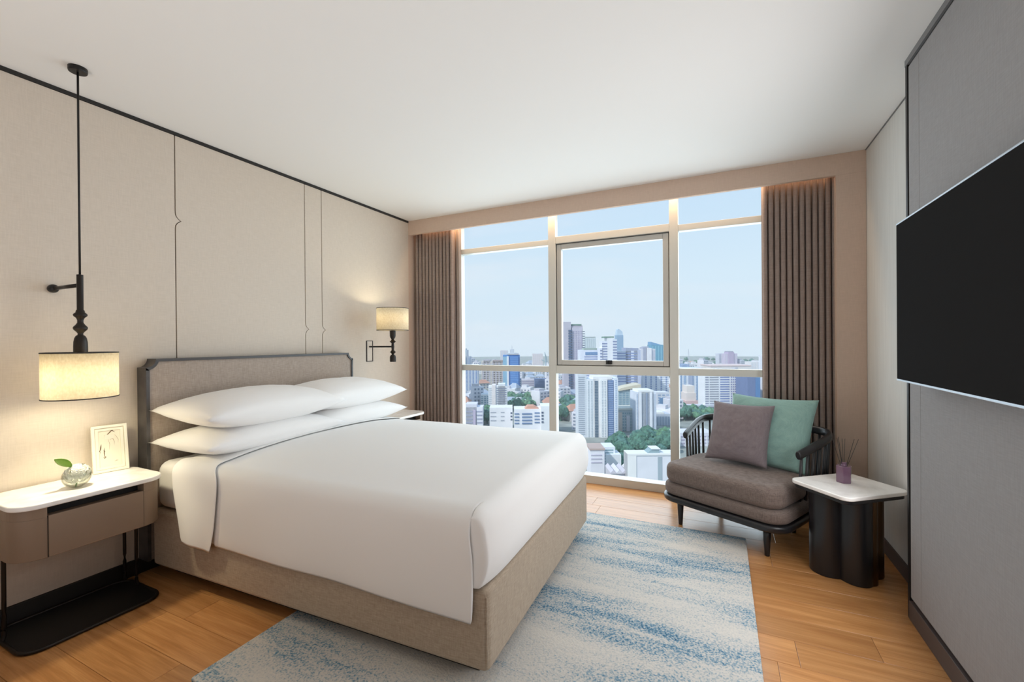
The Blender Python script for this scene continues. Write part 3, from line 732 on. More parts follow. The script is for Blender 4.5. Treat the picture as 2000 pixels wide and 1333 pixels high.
for i in range(9):
    t = i / 8; w = .026 * math.sin(PI * min(1, t * .92 + .08)) ** .8
    c = Vector((.008 + .006 * t, -.022 - .062 * t, .050 + .062 * t - .012 * t * t))
    rows.append([c + Vector((s * w * .6, s * w * .35, -s * s * .0 + abs(s) * .006 + s * w * .5)) for s in (-1, -.5, 0, .5, 1)])
grid(bm, rows); lf = obj('leaf', bm, M['leaf'], fl, smooth=True); lf.modifiers.new('s', 'SOLIDIFY').thickness = .0012

# ------------------------------------------------------------------ television
tv = thing('television', 'large black flat television on the grey fabric wall panel', 'television', (3.836, 1.91, 1.165))
ty, tz = .63, .355
obj('screen', B(0, .012, -ty + .002, ty - .002, .008, .70), M['tvscreen'], tv, bevel=.001)
obj('bezel', boxes((-.001, .03, -ty, ty, 0, .008), (-.001, .03, -ty, ty, .70, .707), (.002, .03, -ty, -ty + .002, .008, .70), (.002, .03, ty - .002, ty, .008, .70)), M['silver'], tv, bevel=.001)
obj('back_housing', B(.012, .055, -ty + .02, ty - .02, .02, .69), M['blacktrim'], tv, bevel=.006)
obj('wall_bracket', B(.055, .0995, -.2, .2, .2, .5), M['black'], tv)

# ------------------------------------------------------------------ armchair
CA = math.radians(-28); CO = Vector((3.107, 3.30, 0))
ac = thing('armchair', 'low wide armchair with black spindle back and brown grey cushions by the window', 'armchair', CO, CA)
def seat_outline(hw, b0, b1, r0, r1, n=8):
    pts = []
    for cx, cy, r, a in ((hw - r1, b1 - r1, r1, 0), (-hw + r1, b1 - r1, r1, 90), (-hw + r0, b0 + r0, r0, 180), (hw - r0, b0 + r0, r0, 270)):
        for i in range(n + 1):
            t = math.radians(a + 90 * i / n); pts.append((cx + r * math.cos(t), cy + r * math.sin(t)))
    return pts
bm = bmesh.new(); prism(bm, seat_outline(.435, -.095, .665, .13, .30), .178, .222); obj('seat_frame', bm, M['chairwood'], ac, bevel=.016, seg=4)
bm = bmesh.new(); prism(bm, seat_outline(.425, -.085, .62, .12, .28), .222, .312); obj('lower_cushion', bm, M['chairfab'], ac, bevel=.034, seg=5)
bm = bmesh.new(); prism(bm, seat_outline(.408, -.085, .60, .11, .27), .308, .452); obj('seat_cushion', bm, M['chairfab'], ac, bevel=.05, seg=6)
for (e, b) in ((-.30, .0), (.30, .0), (-.26, .50), (.26, .50)):
    bm = bmesh.new(); lathe(bm, [(.011, .003), (.0135, .0), (.0145, .006), (.020, .10), (.0245, .182)][1:], (e, b, 0), 18); obj('leg', bm, M['chairwood'], ac, smooth=True)
half = [(.395, .215, .610), (.424, .35, .643), (.452, .49, .678), (.448, .59, .698), (.39, .655, .710), (.25, .684, .715), (.10, .69, .716)]
path = catmull([(-e, b, z) for e, b, z in half] + half[::-1], 6); NS = len(path) - 1
acc = [0]
for a, b in zip(path, path[1:]): acc.append(acc[-1] + (b - a).length)
def at_len(d):
    for i in range(NS):
        if acc[i + 1] >= d: return path[i].lerp(path[i + 1], (d - acc[i]) / max(1e-6, acc[i + 1] - acc[i]))
    return path[-1]
pth = [at_len(acc[-1] * i / 60) for i in range(61)]
bm = bmesh.new(); tube(bm, pth, [.018] + [.021] * 59 + [.018], 12, ry=.029); obj('top_rail', bm, M['chairwood'], ac, smooth=False, bevel=.006)
nsp = 26
for i in range(nsp):
    p = at_len(acc[-1] * (.022 + .956 * i / (nsp - 1)))
    q = Vector((p.x * .955, .25 + (p.y - .25) * .93, .215))
    bm = bmesh.new(); tube(bm, [q, q.lerp(p, .5), p - Vector((0, 0, .01))], [.009, .0105, .009], 8); obj('spindle', bm, M['chairwood'], ac, smooth=True)
def cushion(e, b, z, L_, W_, Hh, m, name, label, rx, rz, ry=0):
    o = make_pillow(L_, W_, Hh, 11 if 'mauve' in label else 23, n=30, pinch=.075, m=m, name=name, puff=2.4, wr=.012)
    Mw = Matrix.Translation(CO) @ Matrix.Rotation(CA, 4, 'Z') @ Matrix.Translation((e, b, z)) @ Matrix.Rotation(rz, 4, 'Z') @ Matrix.Rotation(rx, 4, 'X') @ Matrix.Rotation(ry, 4, 'Z')
    o.matrix_world = Mw
    return tag(o, label, 'cushion')
cushion(.105, .47, .69, .585, .53, .15, M['teal'], 'throw_cushion', 'large sage green cushion leaning on the armchair back', math.radians(68), math.radians(2))
cushion(-.035, .335, .675, .425, .455, .15, M['mauve'], 'throw_cushion', 'mauve grey square cushion in front of the green one', math.radians(66), math.radians(7))

# ------------------------------------------------------------------ side table and diffuser
TA = math.radians(39); TO = Vector((3.775, 3.13, 0))
stb = thing('side_table', 'side table with white marble top on three black fluted columns', 'table', TO, TA)
TZ = .51
bm = bmesh.new(); prism(bm, rrect(-.225, .225, -.185, .185, .05, 8), TZ - .022, TZ); obj('top', bm, M['marble'], stb, bevel=.005, seg=3)
bm = bmesh.new(); prism(bm, rrect(-.215, .215, -.175, .175, .045, 8), TZ - .044, TZ - .022); obj('tray', bm, M['tablecol'], stb, bevel=.004)
def column(cx, cy, ang, w, d):
    pts = []
    for i in range(17):
        t = -PI / 2 + PI * i / 16
        pts.append((d * math.cos(t) ** .8 if math.cos(t) > 0 else 0, w * math.sin(t)))
    pts += [(-d * .25, w * .98), (-d * .25, -w * .98)]
    bm = bmesh.new(); prism(bm, pts, 0, TZ - .044)
    bmesh.ops.transform(bm, matrix=Matrix.Translation((cx, cy, 0)) @ Matrix.Rotation(ang, 4, 'Z'), verts=bm.verts[:])
    return bm
for cx, cy, an, w, d, m in ((-.075, .03, math.radians(165), .095, .115, 'tablecol'), (-.045, -.065, math.radians(-95), .075, .10, 'tablecol'), (-.018, -.066, math.radians(-72), .058, .098, 'table_sheen'), (.085, -.03, math.radians(-40), .075, .09, 'table_sheen'), (.05, .07, math.radians(65), .09, .09, 'tablecol')):  # bronze columns paint the lit-side sheen; the slim one is added for it
    obj('column', column(cx, cy, an, w, d), M[m], stb, bevel=.004)
rd = thing('reed_diffuser', 'violet hexagonal diffuser bottle with black reeds on the marble side table', 'diffuser', (3.768, 3.170, TZ))
hexa = lambda r: [(r * math.cos(math.radians(60 * i + 12)), r * math.sin(math.radians(60 * i + 12))) for i in range(6)]
bm = bmesh.new(); prism(bm, hexa(.040), 0, .098); obj('bottle', bm, M['violet'], rd, bevel=.003)
bm = bmesh.new(); lathe(bm, [(.017, .098), (.014, .102), (.014, .116), (.016, .118), (.010, .119)], n=18); obj('neck', bm, M['violet'], rd, smooth=True)
for dx, dy, L_ in ((-.055, .02, .2), (-.038, -.03, .205), (-.02, .03, .2), (.008, .01, .195), (.048, -.01, .2), (.075, .02, .195), (-.012, -.02, .2)):
    bm = bmesh.new(); tube(bm, [(-dx * .12, -dy * .12, .02), (dx, dy, .06 + L_)], .0014, 5); obj('reed', bm, M['reed'], rd)
# ------------------------------------------------------------------ the city outside, far below
GZ = -95.0
def at(px, py, d): return CAMP + ray(px, py) * d
def dist_of(ybase): return (CZ - GZ) * FPX / (ybase - 667.0)
CITY = {}
def cm(c, rough=.7):
    k = (tuple(c), rough)
    if k not in CITY: CITY[k] = mat('facade', c, rough, noise_scale=.12, noise_amt=.05)
    return CITY[k]
gm = mat('city_ground', (.29, .31, .29), .95, noise_scale=.05, noise_amt=.3)
bm = bmesh.new(); bmesh.ops.create_circle(bm, cap_ends=True, segments=48, radius=2700, matrix=Matrix.Translation((0, 300, GZ)))
g_ = struct('ground', bm, gm)
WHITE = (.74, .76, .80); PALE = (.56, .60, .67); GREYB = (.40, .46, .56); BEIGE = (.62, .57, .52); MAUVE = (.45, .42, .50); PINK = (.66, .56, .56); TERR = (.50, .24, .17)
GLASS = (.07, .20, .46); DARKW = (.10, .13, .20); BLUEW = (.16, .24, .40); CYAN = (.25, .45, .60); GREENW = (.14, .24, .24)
FOOT = []
class Tower:
    """a building seen from the window: px columns x0..x1, roof line y, forward distance"""
    def __init__(s, label, x0, x1, ytop, d, depth=22, color=WHITE, yaw=0, name='tower_block', cat='building'):
        s.d = d; s.w = (x1 - x0) / FPX * d; c = at((x0 + x1) / 2, 667, d); s.x0, s.x1 = x0, x1
        s.ang = math.atan2(_f.y, _f.x) - PI / 2 + math.radians(yaw)
        s.z1 = at((x0 + x1) / 2, ytop, d).z - GZ; s.dep = depth; s.ytop = ytop
        s.t = thing(name, label, cat, (c.x, c.y, GZ), s.ang)
        s.color = color; FOOT.append((c.x, c.y, s.w * .6 + depth * .4))
        s.body = s.part('body', -s.w / 2, s.w / 2, 0, depth, 0, s.z1, color)
    def fx(s, px): return (px - (s.x0 + s.x1) / 2) / FPX * s.d
    def fz(s, py): return at((s.x0 + s.x1) / 2, py, s.d).z - GZ
    def part(s, name, xa, xb, ya, yb, za, zb, color, rough=.7, par=None):
        return obj(name, B(xa, xb, ya, yb, za, zb), cm(color, rough), par or s.t)
    def block(s, name, px0, px1, py0, py1=None, front=0, back=None, color=None):
        return s.part(name, s.fx(px0), s.fx(px1), -front, s.dep if back is None else back, s.fz(py1) if py1 else 0, s.fz(py0), color or s.color)
    def bands(s, n, color=DARKW, h=.45, px0=None, px1=None, py0=None, py1=None, front=.25, side=True, par=None, name='window_bands', rough=.3):
        xa = s.fx(px0) if px0 else -s.w / 2 + .4; xb = s.fx(px1) if px1 else s.w / 2 - .4
        z1 = s.fz(py0) if py0 else s.z1 - 2; z0 = s.fz(py1) if py1 else max(0, s.z1 - n * 6)
        bm = bmesh.new(); p = (z1 - z0) / n
        for i in range(n):
            box(bm, xa, xb, -front, .2, z0 + p * (i + .5 - h / 2), z0 + p * (i + .5 + h / 2))
            if side:
                for sx_ in (-1, 1): box(bm, sx_ * s.w / 2 - .25, sx_ * s.w / 2 + .25, 1, s.dep - 1, z0 + p * (i + .5 - h / 2), z0 + p * (i + .5 + h / 2))
        return tag(obj(name, bm, cm(color, rough), par or s.body), kind='stuff')
    def stripes(s, n, color=BLUEW, wd=.4, px0=None, px1=None, py0=None, py1=None, front=.3, name='window_strips', rough=.3):
        xa = s.fx(px0) if px0 else -s.w / 2; xb = s.fx(px1) if px1 else s.w / 2
        z1 = s.fz(py0) if py0 else s.z1 - 3; z0 = s.fz(py1) if py1 else 0
        bm = bmesh.new(); p = (xb - xa) / n
        for i in range(n): box(bm, xa + p * (i + .5 - wd / 2), xa + p * (i + .5 + wd / 2), -front, .2, z0, z1)
        return tag(obj(name, bm, cm(color, rough), s.body), kind='stuff')
    def cells(s, nx, nz, color=DARKW, wd=.55, h=.5, px0=None, px1=None, py0=None, py1=None, front=.3, name='windows'):
        xa = s.fx(px0) if px0 else -s.w / 2; xb = s.fx(px1) if px1 else s.w / 2
        z1 = s.fz(py0) if py0 else s.z1 - 2; z0 = s.fz(py1) if py1 else 0
        bm = bmesh.new(); p = (xb - xa) / nx; q = (z1 - z0) / nz
        for i in range(nx):
            for j in range(nz):
                box(bm, xa + p * (i + .5 - wd / 2), xa + p * (i + .5 + wd / 2), -front, .2, z0 + q * (j + .5 - h / 2), z0 + q * (j + .5 + h / 2))
        return tag(obj(name, bm, cm(color, .3), s.body), kind='stuff')

# --- left pane
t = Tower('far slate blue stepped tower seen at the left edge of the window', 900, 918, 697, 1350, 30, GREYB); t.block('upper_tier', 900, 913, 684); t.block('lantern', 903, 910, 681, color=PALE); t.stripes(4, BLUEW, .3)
t = Tower('pale apartment tower with blue vertical strips low at the window left', 902, 933, 719, 815, 24, (.62, .66, .74)); t.stripes(5, (.14, .24, .48), .42, py1=764); t.bands(16, PALE, .3, py0=722, py1=764, front=.45, side=False, name='slab_edges')
t = Tower('beige striped residential slab with a brown roof behind the white mid-rise', 940, 984, 706, 980, 26, BEIGE); t.stripes(7, MAUVE, .45); t.block('roof_house', 962, 983, 704, color=(.40, .33, .33)); t.block('roof_dome', 926 + 18, 957, 703, color=(.42, .40, .44)); t.bands(12, (.60, .57, .56), .3, py0=709, py1=755, front=.45, side=False, name='slab_edges')
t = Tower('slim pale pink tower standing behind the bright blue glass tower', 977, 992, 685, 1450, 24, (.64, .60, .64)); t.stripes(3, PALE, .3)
t = Tower('bright blue rounded glass office tower with a crown', 982, 1015, 694, 860, 26, (.09, .26, .60)); t.block('pale_wing', 982, 989.5, 697, front=.8, color=CYAN); t.block('white_fin', 989.5, 993.5, 696, front=2.2, color=WHITE)
t.block('bow_front', 996, 1012, 696, front=3, color=(.07, .22, .56)); t.block('crown', 990, 1013, 690.5, 693, front=2, color=(.55, .58, .64)); t.block('mast_house', 996, 1004, 683, 690.5, color=PALE); t.block('mast', 999.4, 1000.4, 676, 683, color=PALE)
t.bands(18, (.20, .40, .72), .22, py0=698, py1=760, front=3.3, side=False, px0=996, px1=1012)
t = Tower('pale pink office block under a tower crane far at left', 1040, 1060, 691, 1350, 28, (.68, .64, .66)); t.cells(5, 14, PINK, .45, .5, py1=740)
c = at(1066, 700, 1340); cr_ = thing('tower_crane', 'grey tower crane with a raised jib beside the pale pink block', 'crane', (c.x, c.y, GZ), t.ang)
hz = lambda py, d=1340: at(1066, py, d).z - GZ
bm = bmesh.new(); tube(bm, [(0, 0, 0), (0, 0, hz(694))], 1.5, 4); obj('mast', bm, cm((.30, .40, .45)), cr_)
bm = bmesh.new(); tube(bm, [(-14, 0, hz(703)), (4, 0, hz(708))], 1.0, 4); tube(bm, [(0, 0, hz(706)), (-3, 0, hz(688))], 1.0, 4); tube(bm, [(-3, 0, hz(688)), (5, 0, hz(708))], .8, 4); tag(obj('jib', bm, cm((.30, .40, .45)), cr_), kind='stuff')
t = Tower('dark navy office block with a low flat roof left of the first mullion', 1044, 1074, 741, 930, 30, (.12, .17, .30)); t.bands(5, (.20, .26, .42), .4, py1=757, px0=1045, px1=1073)
t = Tower('mauve grey terraced block between blue tower and navy block', 1016, 1046, 742, 960, 30, (.55, .52, .58)); t.bands(5, (.36, .34, .44), .4, py1=764)
t = Tower('small glassy block with white frame left of the white mid-rise', 938, 955, 771, 640, 20, (.70, .74, .78)); t.cells(3, 5, (.26, .38, .46), .7, .6, py1=792)
t = Tower('bright white mid-rise block with rows of dark windows at left', 953, 990, 755, 600, 18, WHITE); t.block('stair_core', 960, 967, 752.5, front=1.2, color=(.80, .74, .74)); t.block('roof_house', 972, 986, 750.5, color=WHITE)
t.bands(9, (.24, .26, .36), .38, px0=969, px1=988.5, py0=757, py1=794, side=False); t.bands(9, PALE, .38, px0=954, px1=959.5, py0=757, py1=794, side=False)
t = Tower('low white terrace with mauve stair column at the window lower left', 902, 942, 796, 500, 20, (.74, .75, .82)); t.block('stair_column', 923, 928, 801, front=1.0, color=(.52, .46, .60)); t.block('penthouse', 908, 930, 790, color=(.68, .68, .76))
t.bands(4, (.36, .38, .50), .34, px0=903, px1=922, py0=801, py1=830, side=False); t.bands(4, (.36, .38, .50), .34, px0=929, px1=941, py0=801, py1=830, side=False)
t = Tower('white low office wing at left with small paired windows', 955, 1000, 797, 470, 22, (.80, .79, .82))
for a, b in ((957, 968), (977, 984)): t.bands(3, (.42, .44, .50), .25, px0=a, px1=b, py0=802, py1=826, side=False)
for k in range(3): t.part('window', t.fx(996), t.fx(999.5), -.3, .2, t.fz(809 + k * 6.5), t.fz(806 + k * 6.5), DARKW, .3)
t = Tower('white curved office wing with a red tiled roof left of the mullion', 1003, 1056, 800, 460, 24, (.80, .80, .84))
bm = bmesh.new(); prism(bm, [(t.fx(1024), t.z1), (t.fx(1030), t.fz(794.5)), (t.fx(1042), t.fz(794.5)), (t.fx(1052), t.z1)], 2, 16, 'y'); obj('tiled_roof', bm, cm((.62, .33, .24)), t.t)
for k in range(4): t.part('window_band', t.fx(1018.5), t.fx(1038), -.5, .2, t.fz(810.5 + k * 6.2), t.fz(807.5 + k * 6.2), BLUEW, .3); t.part('window_band', t.fx(1043), t.fx(1053), -.5, .2, t.fz(808.5 + k * 6.2), t.fz(806 + k * 6.2), BLUEW, .3); t.part('window_band', t.fx(1004), t.fx(1013), -.5, .2, t.fz(810 + k * 6.2), t.fz(807.6 + k * 6.2), BLUEW, .3)
t = Tower('tall white blank gable with a column of dark windows beside the mullion', 1056, 1080, 794, 452, 24, (.80, .81, .84))
for k in range(4): t.part('window', t.fx(1056.5), t.fx(1060.5), -.4, .2, t.fz(808 + k * 6.2), t.fz(804.6 + k * 6.2), DARKW, .3)
# --- centre pane
t = Tower('tall mauve brown twin tower with green roof terrace at the centre pane left', 1104, 1138, 636, 760, 30, (.46, .43, .50)); t.block('left_shaft', 1101, 1115, 629, front=3, color=(.50, .48, .55)); t.block('podium', 1096, 1124, 768, front=8, color=(.42, .50, .56))
t.block('roof_garden', 1115, 1136, 633.5, 637, color=(.16, .26, .22)); t.block('right_shaft', 1117, 1137, 640, front=1.5, color=(.55, .52, .60))
t.cells(1, 24, (.09, .13, .22), .95, .62, px0=1109.5, px1=1117, py0=644, py1=766, front=4.2, name='dark_bays'); t.cells(4, 34, (.42, .40, .52), .5, .5, px0=1118, px1=1137, py0=646, py1=766, front=1.9); t.cells(1, 12, (.16, .19, .26), .9, .35, px0=1137, px1=1143, py0=646, py1=700, front=-1, name='balconies')
t = Tower('pale grey tower just right of the tall mauve twin tower', 1141, 1164, 659, 1050, 26, (.60, .66, .68)); t.stripes(6, (.50, .57, .60), .4); t.block('roof_garden', 1142, 1163, 658, 660, color=(.45, .52, .50))
t = Tower('long white office slab with blue glazed top floor at the centre', 1133, 1180, 684, 690, 26, (.72, .75, .84)); t.block('glazed_top', 1143, 1176, 688, 693.5, front=.6, color=(.16, .28, .48)); t.block('roof_garden', 1141, 1166, 680.5, 684, color=(.34, .42, .38)); t.bands(11, (.28, .33, .52), .4, px0=1141, px1=1179, py0=695, py1=745, side=False)
t = Tower('white stepped ziggurat tower with planted roof at the centre pane', 1186, 1197, 660, 660, 20, (.82, .82, .85)); t.block('left_steps', 1176, 1186, 667, color=(.74, .76, .84)); t.block('right_steps', 1197, 1205, 663, color=(.70, .74, .82)); t.block('lower_left_steps', 1172, 1178, 680, color=(.74, .76, .84)); t.block('roof_plants', 1180, 1199, 657.5, 660.5, color=(.20, .32, .26))
for a, b, y_a in ((1176, 1186, 669), (1197, 1205, 665), (1172, 1176, 682)): t.bands(12 if y_a < 675 else 8, (.24, .28, .44), .42, px0=a, px1=b, py0=y_a, py1=730, side=False)
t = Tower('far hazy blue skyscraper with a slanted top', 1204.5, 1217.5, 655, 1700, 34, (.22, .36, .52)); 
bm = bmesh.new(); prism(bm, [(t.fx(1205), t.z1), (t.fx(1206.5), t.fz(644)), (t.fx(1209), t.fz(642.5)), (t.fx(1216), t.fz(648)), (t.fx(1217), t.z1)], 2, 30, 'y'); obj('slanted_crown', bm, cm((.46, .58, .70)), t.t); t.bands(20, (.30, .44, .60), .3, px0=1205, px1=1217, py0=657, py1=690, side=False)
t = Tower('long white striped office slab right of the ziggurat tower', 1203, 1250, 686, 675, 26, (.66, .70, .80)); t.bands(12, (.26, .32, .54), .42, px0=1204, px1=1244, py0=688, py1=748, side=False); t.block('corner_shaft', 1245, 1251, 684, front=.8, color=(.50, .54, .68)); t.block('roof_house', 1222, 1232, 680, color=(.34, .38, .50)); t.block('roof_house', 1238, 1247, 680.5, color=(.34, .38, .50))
t = Tower('white and grey paired tower left of the teal glass tower', 1252, 1280, 682, 940, 26, (.66, .66, .72)); t.block('grey_shaft', 1256, 1262, 679, front=1, color=(.36, .38, .48)); t.block('white_shaft', 1263, 1272, 680, front=2, color=(.78, .77, .80)); t.block('roof_house', 1260, 1267, 677, color=(.40, .44, .52)); t.stripes(5, (.42, .46, .58), .35, px0=1272, px1=1280)
t = Tower('teal blue glass tower with a slanted roof near the sash edge', 1272, 1300, 674, 1150, 34, (.12, .32, .46))
bm = bmesh.new(); prism(bm, [(t.fx(1272), t.z1), (t.fx(1272), t.fz(668)), (t.fx(1292), t.z1)], 2, 30, 'y'); obj('slanted_crown', bm, cm((.16, .32, .52)), t.t); t.stripes(5, (.20, .44, .56), .4)
t = Tower('white condominium tower with a dark blue glazed strip in the foreground', 1145, 1206, 741, 440, 22, (.76, .79, .84)); t.block('left_wing', 1128, 1145, 731, back=18, color=(.66, .70, .76)); t.block('roof_house', 1158, 1195, 736, color=(.82, .82, .84)); t.block('white_bay', 1171, 1185, 742, front=1.4, color=(.83, .84, .86)); t.block('blue_strip', 1186, 1197.5, 743, front=.6, color=(.17, .26, .46)); t.block('right_bay', 1198, 1206, 739, front=1.0, color=(.72, .77, .86))
t.cells(1, 40, (.12, .18, .26), .8, .6, px0=1160, px1=1168, py0=744, py1=866, front=.5); t.cells(2, 40, (.40, .47, .52), .3, .5, px0=1146, px1=1158, py0=744, py1=866); t.cells(2, 40, (.50, .56, .62), .5, .45, px0=1173, px1=1183, py0=744, py1=866, front=1.7); t.bands(30, (.34, .42, .60), .3, px0=1187, px1=1197, py0=746, py1=866, side=False, front=.9); t.cells(1, 34, (.42, .52, .68), .5, .5, px0=1199, px1=1205, py0=742, py1=866, front=1.3); t.bands(30, (.40, .44, .52), .4, px0=1129, px1=1141, py0=735, py1=850, side=False)
t = Tower('second white condominium tower with slender blue strips right of the first', 1241, 1281, 766, 455, 22, (.70, .74, .82)); t.block('roof_house', 1246, 1276, 763, color=(.82, .83, .84)); t.block('recess_strip', 1260.5, 1264, 768, front=.5, color=(.28, .34, .46)); t.block('left_bay', 1247, 1252, 767, front=1, color=(.78, .80, .86)); t.block('right_bay', 1268, 1273, 767, front=1, color=(.78, .80, .86))
t.cells(3, 34, (.36, .44, .58), .4, .5, px0=1252, px1=1260, py0=770, py1=866); t.cells(3, 34, (.40, .48, .62), .4, .5, px0=1273, px1=1281, py0=770, py1=866); t.cells(1, 34, (.40, .48, .62), .5, .5, px0=1265, px1=1268, py0=770, py1=866); t.cells(1, 34, (.40, .48, .62), .6, .5, px0=1242, px1=1246, py0=770, py1=866)
t = Tower('greenish glazed mid-rise with a curved beige roof between the condominiums', 1207, 1249, 763, 560, 24, (.40, .50, .54), name='office_block'); t.cells(6, 8, (.24, .36, .44), .7, .6, py1=800)
bm = bmesh.new(); rr_ = [(t.fx(1205 + 45 * i / 8), t.fz(762 - 11 * (i / 8) ** .6)) for i in range(9)]; prism(bm, rr_ + [(t.fx(1251), t.fz(757)), (t.fx(1206), t.fz(764))], -2, 22, 'y'); obj('curved_roof', bm, cm((.62, .57, .45)), t.t)
t = Tower('tan and green glazed block standing low between the two condominiums', 1208, 1241, 800, 470, 22, (.50, .56, .58), name='office_block'); t.block('tan_pier', 1207, 1214, 806, front=1, color=(.66, .55, .48)); t.block('roof_slab', 1205, 1240, 797.5, 801, front=1.5, color=(.62, .62, .56)); t.block('pale_bay', 1222, 1229, 812, front=1, color=(.66, .64, .66)); t.cells(6, 9, (.26, .38, .44), .6, .55, px0=1214, px1=1240, py0=805, py1=856)
t = Tower('tall white block with blue vertical window strips right of the teal tower', 1256, 1306, 727, 720, 26, (.74, .77, .83)); t.stripes(5, (.24, .32, .52), .3, py0=729); t.bands(12, (.70, .74, .80), .25, py0=730, py1=780, front=.5, side=False, name='slab_edges')
t = Tower('small blue glazed block with white roof beside the second mullion', 1283, 1307, 767, 600, 20, (.64, .66, .72), name='office_block'); t.block('blue_front', 1287, 1297, 778, front=.8, color=(.14, .26, .44)); t.cells(3, 4, (.30, .40, .56), .6, .5, py1=790)
t = Tower('low grey flats with a white lid roof beside the second mullion', 1281, 1308, 809, 500, 20, (.52, .56, .64), name='apartment_block'); t.block('lid_roof', 1280, 1296, 806, 809, color=(.78, .78, .78)); t.stripes(5, (.36, .42, .52), .4)
t = Tower('big plain white warehouse wall at the bottom of the centre pane', 1224, 1318, 890, 262, 9, (.74, .745, .80), name='warehouse'); t.block('grey_panel', 1283, 1291, 893, front=.3, color=(.36, .43, .48)); t.block('left_pier', 1224, 1241, 888, front=.4, color=(.82, .82, .82)); t.block('parapet', 1224, 1318, 886.5, 890, front=.5, color=(.80, .80, .80))
bm = bmesh.new(); prism(bm, [(t.fx(1260), t.z1), (t.fx(1272), t.fz(880)), (t.fx(1287), t.fz(879)), (t.fx(1287), t.z1)], 1, 8, 'y'); obj('rooftop_shed', bm, cm((.26, .36, .40)), t.t); t.part('shed_lid', t.fx(1272), t.fx(1289), .5, 8.5, t.fz(879), t.fz(877.6), (.80, .80, .82))
t = Tower('white low block with striped windows at the foot of the bed edge', 1152, 1179, 880, 300, 16, (.78, .77, .82), name='apartment_block'); t.bands(3, (.50, .48, .58), .3, px0=1153, px1=1174, py0=886, py1=908, side=False); t.part('roof', t.fx(1150), t.fx(1180), -.5, 16, t.z1, t.z1 + 1.2, (.50, .38, .34))
t = Tower('terraced white villa stack among the trees below the condominiums', 1179, 1200, 874, 320, 14, (.74, .78, .82), name='apartment_block'); t.bands(5, (.24, .36, .40), .4, px0=1180, px1=1196, py0=877, py1=905, side=False); t.block('lower_terrace', 1181, 1209, 886, front=4, back=10, color=(.78, .80, .82))
t = Tower('row of low sheds with pale tin roofs at the bottom of the window', 1190, 1237, 925, 268, 14, (.55, .53, .58), name='shed')
for k in range(4):
    bm = bmesh.new(); xa = t.fx(1190 + k * 11.5); xb = t.fx(1201 + k * 11.5); zz = t.z1
    prism(bm, [(xa, zz), (xb, zz), (xb, zz + .5), ((xa + xb) / 2, zz + 2.2), (xa, zz + .5)], -1, 15, 'y'); obj('tin_roof', bm, cm((.66, .65, .70) if k % 2 else (.56, .54, .60)), t.t)
# --- right pane
t = Tower('striped white and blue towers cluster at the right pane left edge', 1326, 1372, 719, 700, 26, (.68, .73, .80)); t.stripes(6, (.26, .38, .56), .4, py0=722); t.block('dark_shaft', 1344, 1352, 721, front=1, color=(.36, .42, .56)); t.block('mauve_end', 1366, 1374, 730, front=.5, color=(.40, .38, .52)); t.cells(9, 20, (.74, .78, .84), .3, .3, py0=730, py1=790, front=.7, name='balconies')
t = Tower('tiered cream tower with a pinkish foot in the right pane', 1341, 1356, 754, 640, 18, (.76, .70, .66)); t.block('foot', 1337, 1364, 783, front=3, color=(.64, .46, .46)); t.block('shoulder', 1339, 1358, 768, front=1, color=(.72, .65, .62))
t = Tower('wide white apartment slab with gridded balconies behind the cushions', 1376, 1459, 733, 600, 22, (.78, .80, .83), name='apartment_block'); t.bands(14, (.30, .32, .42), .42, px0=1377, px1=1383.5, py0=735, py1=800, side=False); t.bands(14, (.34, .36, .42), .42, px0=1385.5, px1=1403, py0=735, py1=800, side=False); t.bands(14, (.22, .28, .50), .45, px0=1406, px1=1424, py0=735, py1=800, side=False); t.cells(7, 14, (.28, .30, .50), .6, .5, px0=1426, px1=1452, py0=735, py1=800); t.bands(14, (.30, .34, .40), .42, px0=1454, px1=1458.5, py0=735, py1=800, side=False)
t = Tower('plain dark blue block beside the right curtain', 1460, 1484, 737, 560, 30, (.15, .20, .36), name='office_block'); t.block('blue_edge', 1475, 1484, 737, front=.5, color=(.10, .22, .44))
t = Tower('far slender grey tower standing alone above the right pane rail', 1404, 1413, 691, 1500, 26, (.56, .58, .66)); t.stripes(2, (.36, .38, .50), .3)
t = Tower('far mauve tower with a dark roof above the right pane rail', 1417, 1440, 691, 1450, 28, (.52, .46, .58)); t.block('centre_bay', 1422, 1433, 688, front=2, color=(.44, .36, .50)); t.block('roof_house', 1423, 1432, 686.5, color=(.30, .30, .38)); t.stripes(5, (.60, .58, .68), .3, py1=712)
t = Tower('long low pale building with a pink roof above the right pane rail', 1388, 1466, 716, 1100, 60, (.72, .68, .68), name='hall'); t.part('roof', -t.w / 2 - 1, t.w / 2 + 1, -1, 60, t.z1, t.z1 + 3, (.70, .56, .55))
t = Tower('hazy white block touching the right curtain above the rail', 1466, 1484, 707, 1180, 30, (.74, .72, .74), name='office_block'); t.cells(3, 5, (.60, .62, .68), .5, .5, py1=722)
t = Tower('low dark blue hall at the left of the right pane above the rail', 1333, 1346, 712, 1300, 40, (.26, .36, .56), name='hall')
c = at(1344.5, 690, 1290); mst = thing('radio_mast', 'thin lattice radio mast on the far skyline in the right pane', 'mast', (c.x, c.y, GZ), 0)
zt_ = c.z - GZ + (690 - 682) / FPX * 1290
for a in range(3):
    bm = bmesh.new(); q = (5 * math.cos(a * 2.1), 5 * math.sin(a * 2.1)); tube(bm, [(q[0], q[1], 0), (q[0] * .5, q[1] * .5, zt_ * .5), (q[0] * .06, q[1] * .06, zt_)], .5, 4); obj('leg', bm, cm((.50, .54, .62)), mst)
